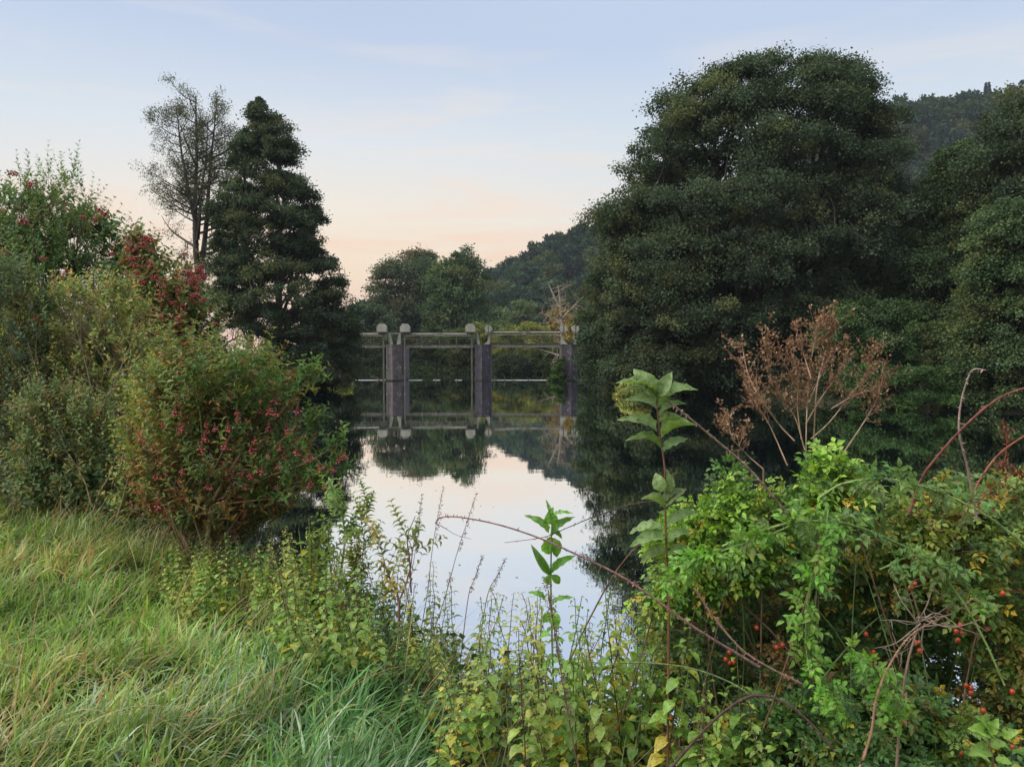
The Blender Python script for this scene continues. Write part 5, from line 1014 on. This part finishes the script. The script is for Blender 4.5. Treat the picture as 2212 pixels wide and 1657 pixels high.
# broad pale leaves low right
rng = np.random.default_rng(1020); root = thing('sapling', 'seedling with broad bright lobed leaves in the bottom right corner', 'sapling', at(2140, 1600, 2.0)); lf = MB(); st = MB(); b = at(2145, 1640, 2.0)
tubes(st, [b - np.array([0, 0, .5]), b, at(2130, 1570, 2.0)], [.004, .003, .002], (.16, .14, .07), 6)
for a_, b_, c_, d_ in [(2130, 1585, 2092, 1560), (2132, 1580, 2168, 1545), (2138, 1610, 2192, 1600), (2128, 1570, 2120, 1535), (2135, 1620, 2085, 1625), (2165, 1590, 2215, 1570), (2150, 1640, 2205, 1648)]:
    p = at(a_, b_, 2.0); q = at(c_, d_, 1.96); L = np.linalg.norm(q - p); leaves(lf, [p], [q - p], [np.array([0, -.7, .7])], L * .62, L * .42, np.array([(.19, .32, .06)]) * (1 + rng.normal(0, .15)), LEAFB)
st.build('stem', M_STEM, root, root.location); lf.build('leaves', M_NEAR, root, root.location)

# ------------------------------------------------------------------ large leafed shoots
def bigleaf(label, stem, lv, Y, conv, seed, col, w=.42, r0=.0042, stemc=(.20, .10, .06)):
    rng = np.random.default_rng(seed); L_ = smooth_line([at(*conv(*p), Y) for p in stem], 24); g0 = L_[0].copy(); g0[2] = gz_(g0[0], Y) - .02; L_ = np.vstack([g0, L_]); root = thing('broadleaf_sapling', label, 'sapling', g0)
    st = MB(); tubes(st, L_, np.linspace(r0, .0022, len(L_)), stemc, 8); st.build('stem', M_STEM, root, g0); lf = MB()
    for i, q in enumerate(lv):
        a, b, c, d = q[:4]; ww = q[4] if len(q) > 4 else w; face = q[5] if len(q) > 5 else None
        p = at(*conv(a, b), Y); dy = rng.uniform(-.035, .02); e = at(*conv(c, d), Y + dy) ; L = np.linalg.norm(e - p)
        nn = norm(np.array([rng.normal(0, .4), rng.uniform(-.9, -.2), .85])) if face is None else np.array(face, float)
        lc = np.array([col]) * (1 + rng.normal(0, .14)) * (1 + rng.normal(0, .04, 3))
        leaves(lf, [p], [e - p + np.array([0, 0, .12 * L])], [nn], L * (1.04 if i < 13 else .82), L * ww * rng.uniform(.9, 1.2) * (1 if i < 13 else .82), lc, [LEAFB, LEAFB2, LEAFB3][rng.integers(3)])
    lf.build('leaves', M_NEAR, root, g0); return root
c7 = lambda a, b: (1311 + a * .4073, 655 + b * .4073)
bigleaf('tall sapling with large pale green leaves in front of the dark water', [(330, 1500), (312, 1207), (308, 900), (285, 720), (267, 560), (262, 470)],
    [(262, 500, 88, 395, .36), (262, 505, 180, 372, .5, (0, -.9, .4)), (265, 500, 345, 380, .5, (0, -.9, .4)), (268, 520, 110, 430, .4), (300, 520, 466, 440, .36), (262, 560, 106, 520, .38), (275, 560, 345, 500, .4), (275, 600, 412, 520, .34), (270, 640, 390, 592, .42), (265, 680, 88, 612, .34),
     (285, 720, 462, 640, .34), (285, 770, 132, 700, .36), (290, 790, 412, 705, .40), (300, 1000, 240, 885, .6, (-.3, -.9, .2)), (303, 1010, 348, 860, .45, (.5, -.8, .2)), (300, 1085, 158, 1022, .5), (300, 1085, 442, 955, .42), (305, 1070, 380, 960, .4),
     (305, 1200, 92, 1185, .42), (320, 1190, 520, 1080, .36), (318, 1240, 95, 1290, .40), (325, 1280, 470, 1180, .38), (325, 1330, 150, 1390, .4), (330, 1340, 480, 1300, .4)], 2.55, c7, 71, (.155, .225, .08))
c5 = lambda a, b: (655.4 + a * .3735, 1037.7 + b * .3735)
bigleaf('slimmer shoot with bright green crinkled leaves before the white water', [(1450, 1350), (1440, 1000), (1432, 700), (1432, 500), (1435, 300), (1441, 190)],
    [(1436, 240, 1412, 118, .2), (1440, 215, 1442, 150, .3), (1436, 255, 1425, 185, .95, (0, -1, .1)), (1440, 215, 1532, 174, .25), (1420, 308, 1298, 205, .26), (1437, 320, 1556, 212, .32), (1435, 330, 1470, 440, .55, (.3, -1, .1)), (1432, 320, 1410, 435, .5, (-.3, -1, .1)), (1433, 300, 1495, 330, .5),
     (1427, 545, 1312, 388, .24), (1435, 535, 1562, 440, .30), (1434, 540, 1400, 610, .6, (-.2, -1, .1)), (1434, 545, 1480, 600, .6, (.3, -1, .1)), (1400, 695, 1308, 620, .42), (1440, 720, 1562, 648, .3), (1432, 760, 1375, 840, .6, (-.3, -1, .2)), (1436, 760, 1470, 880, .7, (.2, -1, .1)), (1434, 900, 1350, 920, .5), (1440, 930, 1530, 930, .5), (1440, 1050, 1370, 1090, .5), (1442, 1060, 1540, 1040, .5)],
    2.85, c5, 72, (.15, .32, .05), .4, .0042, (.17, .20, .07))

# ------------------------------------------------------------------ dry brown seed plants
def dryplant(label, stems, Y, seed, n_tw=26, r0=.0030):
    rng = np.random.default_rng(seed); b = at(*c7(*stems[0][0]), Y); g0 = b.copy(); g0[2] = gz_(b[0], Y) - .02; root = thing('dry_plant', label, 'dried plant', g0); st, hd = MB(), MB()
    tubes(st, smooth_line([g0, (g0 + b) / 2, b], 8), np.full(9, r0 * 1.2)[:len(smooth_line([g0, (g0 + b) / 2, b], 8))], (.26, .17, .11), 6)
    for s in stems:
        L_ = smooth_line([at(*c7(1055 + (p[0] - 1055) * (.93 if p[0] > 900 or len(stems) > 5 else 1), p[1]), Y + rng.uniform(-.05, .05) * j) for j, p in enumerate(s)], 26); tubes(st, L_, np.linspace(r0, .001, len(L_)), jit(rng, (.42, .29, .19), 1, .1, .03), 5)
        L0 = len(L_); ln = np.linalg.norm(L_[-1] - L_[0]); m_ = max(10, int(n_tw * ln / .35)); i = rng.integers(int(L0 * .38), L0, m_); P = L_[i]; ax = norm(L_[-1] - L_[0]); D = norm(ax * .8 + rng.normal(0, .6, (m_, 3)) + np.array([0, 0, .35])); Lt = rng.uniform(.025, .095, m_) * np.clip(ln / .3, .6, 1.2)
        t = np.linspace(0, 1, 4)[None, :, None]; X = P[:, None] + D[:, None] * t * Lt[:, None, None] + rng.normal(0, .003, (m_, 4, 3)); tubes(st, X, [[.0011, .0009, .0007, .0005]], (.33, .21, .14), 3)
        k = 9; tt = rng.uniform(.25, 1.05, (m_, k, 1)); Q = (P[:, None] + D[:, None] * tt * Lt[:, None, None] + rng.normal(0, .007, (m_, k, 3))).reshape(-1, 3); n_ = len(Q)
        leaves(hd, Q, rng.normal(0, .6, (n_, 3)) + np.array([0, 0, .6]), rng.normal(0, 1, (n_, 3)), rng.uniform(.009, .020, n_), rng.uniform(.005, .010, n_), np.clip(pick(rng, [(4, (.29, .165, .10)), (2, (.20, .105, .065)), (1, (.42, .29, .19))], n_) * (1 + rng.normal(0, .2, (n_, 1))), .01, .7), LEAF4)
    st.build('stems', M_STEM, root, g0); hd.build('seed_heads', M_DRY, root, g0)
dryplant('large dry brown seed plant fanning out in front of the dark river', [[(1055, 1000), (1060, 600), (1080, 350), (1120, 120)], [(1050, 780), (990, 600), (870, 440), (828, 190)], [(990, 730), (900, 640), (780, 480), (725, 370), (692, 235)], [(1100, 740), (1118, 450), (1170, 250), (1190, 110)],
    [(1085, 720), (1190, 630), (1300, 500), (1390, 390), (1448, 250)], [(1250, 820), (1380, 640), (1460, 510), (1500, 370)], [(950, 860), (850, 650), (770, 530), (700, 420)], [(1030, 720), (1008, 560), (1010, 400), (960, 220)], [(1055, 640), (1130, 520), (1220, 400), (1290, 290)], [(1060, 500), (980, 400), (900, 250)], [(1085, 400), (1040, 260), (1000, 130)], [(1200, 560), (1330, 490), (1440, 460)], [(1075, 520), (1160, 340), (1220, 230)]], 2.9, 81, 28)
dryplant('small dry brown seed stalk between the sapling and the large dry plant', [[(830, 880), (740, 800), (660, 700), (640, 560)], [(660, 700), (610, 650)], [(700, 760), (740, 650)]], 2.7, 82, 20, .0026)
# reddish withered leaves hanging at right
rng = np.random.default_rng(91); m = MB()
for j, ln in enumerate([[(2165, 905), (2175, 960), (2165, 1020)], [(2150, 1000), (2190, 1010), (2212, 1030)], [(2110, 1090), (2160, 1040), (2240, 1000)]]):
    L_ = smooth_line([at(a, b, 2.3) for a, b in ln], 16); tubes(m, L_, np.linspace(.002, .001, len(L_)), (.28, .10, .06), 4); n_ = 46; Pn = L_[rng.integers(0, len(L_), n_)] + rng.normal(0, .008, (n_, 3))
    leaves(m, Pn, rng.normal(0, .5, (n_, 3)) + np.array([0, 0, -.8]), rng.normal(0, 1, (n_, 3)), rng.uniform(.010, .022, n_), .007, jit(rng, (.20, .07, .045), n_, .2), LEAFN)
o = m.build('withered_leaves', M_DRY); o['label'] = 'withered red brown leaves hanging on the canes at the right frame edge'; o['category'] = 'dead leaves'
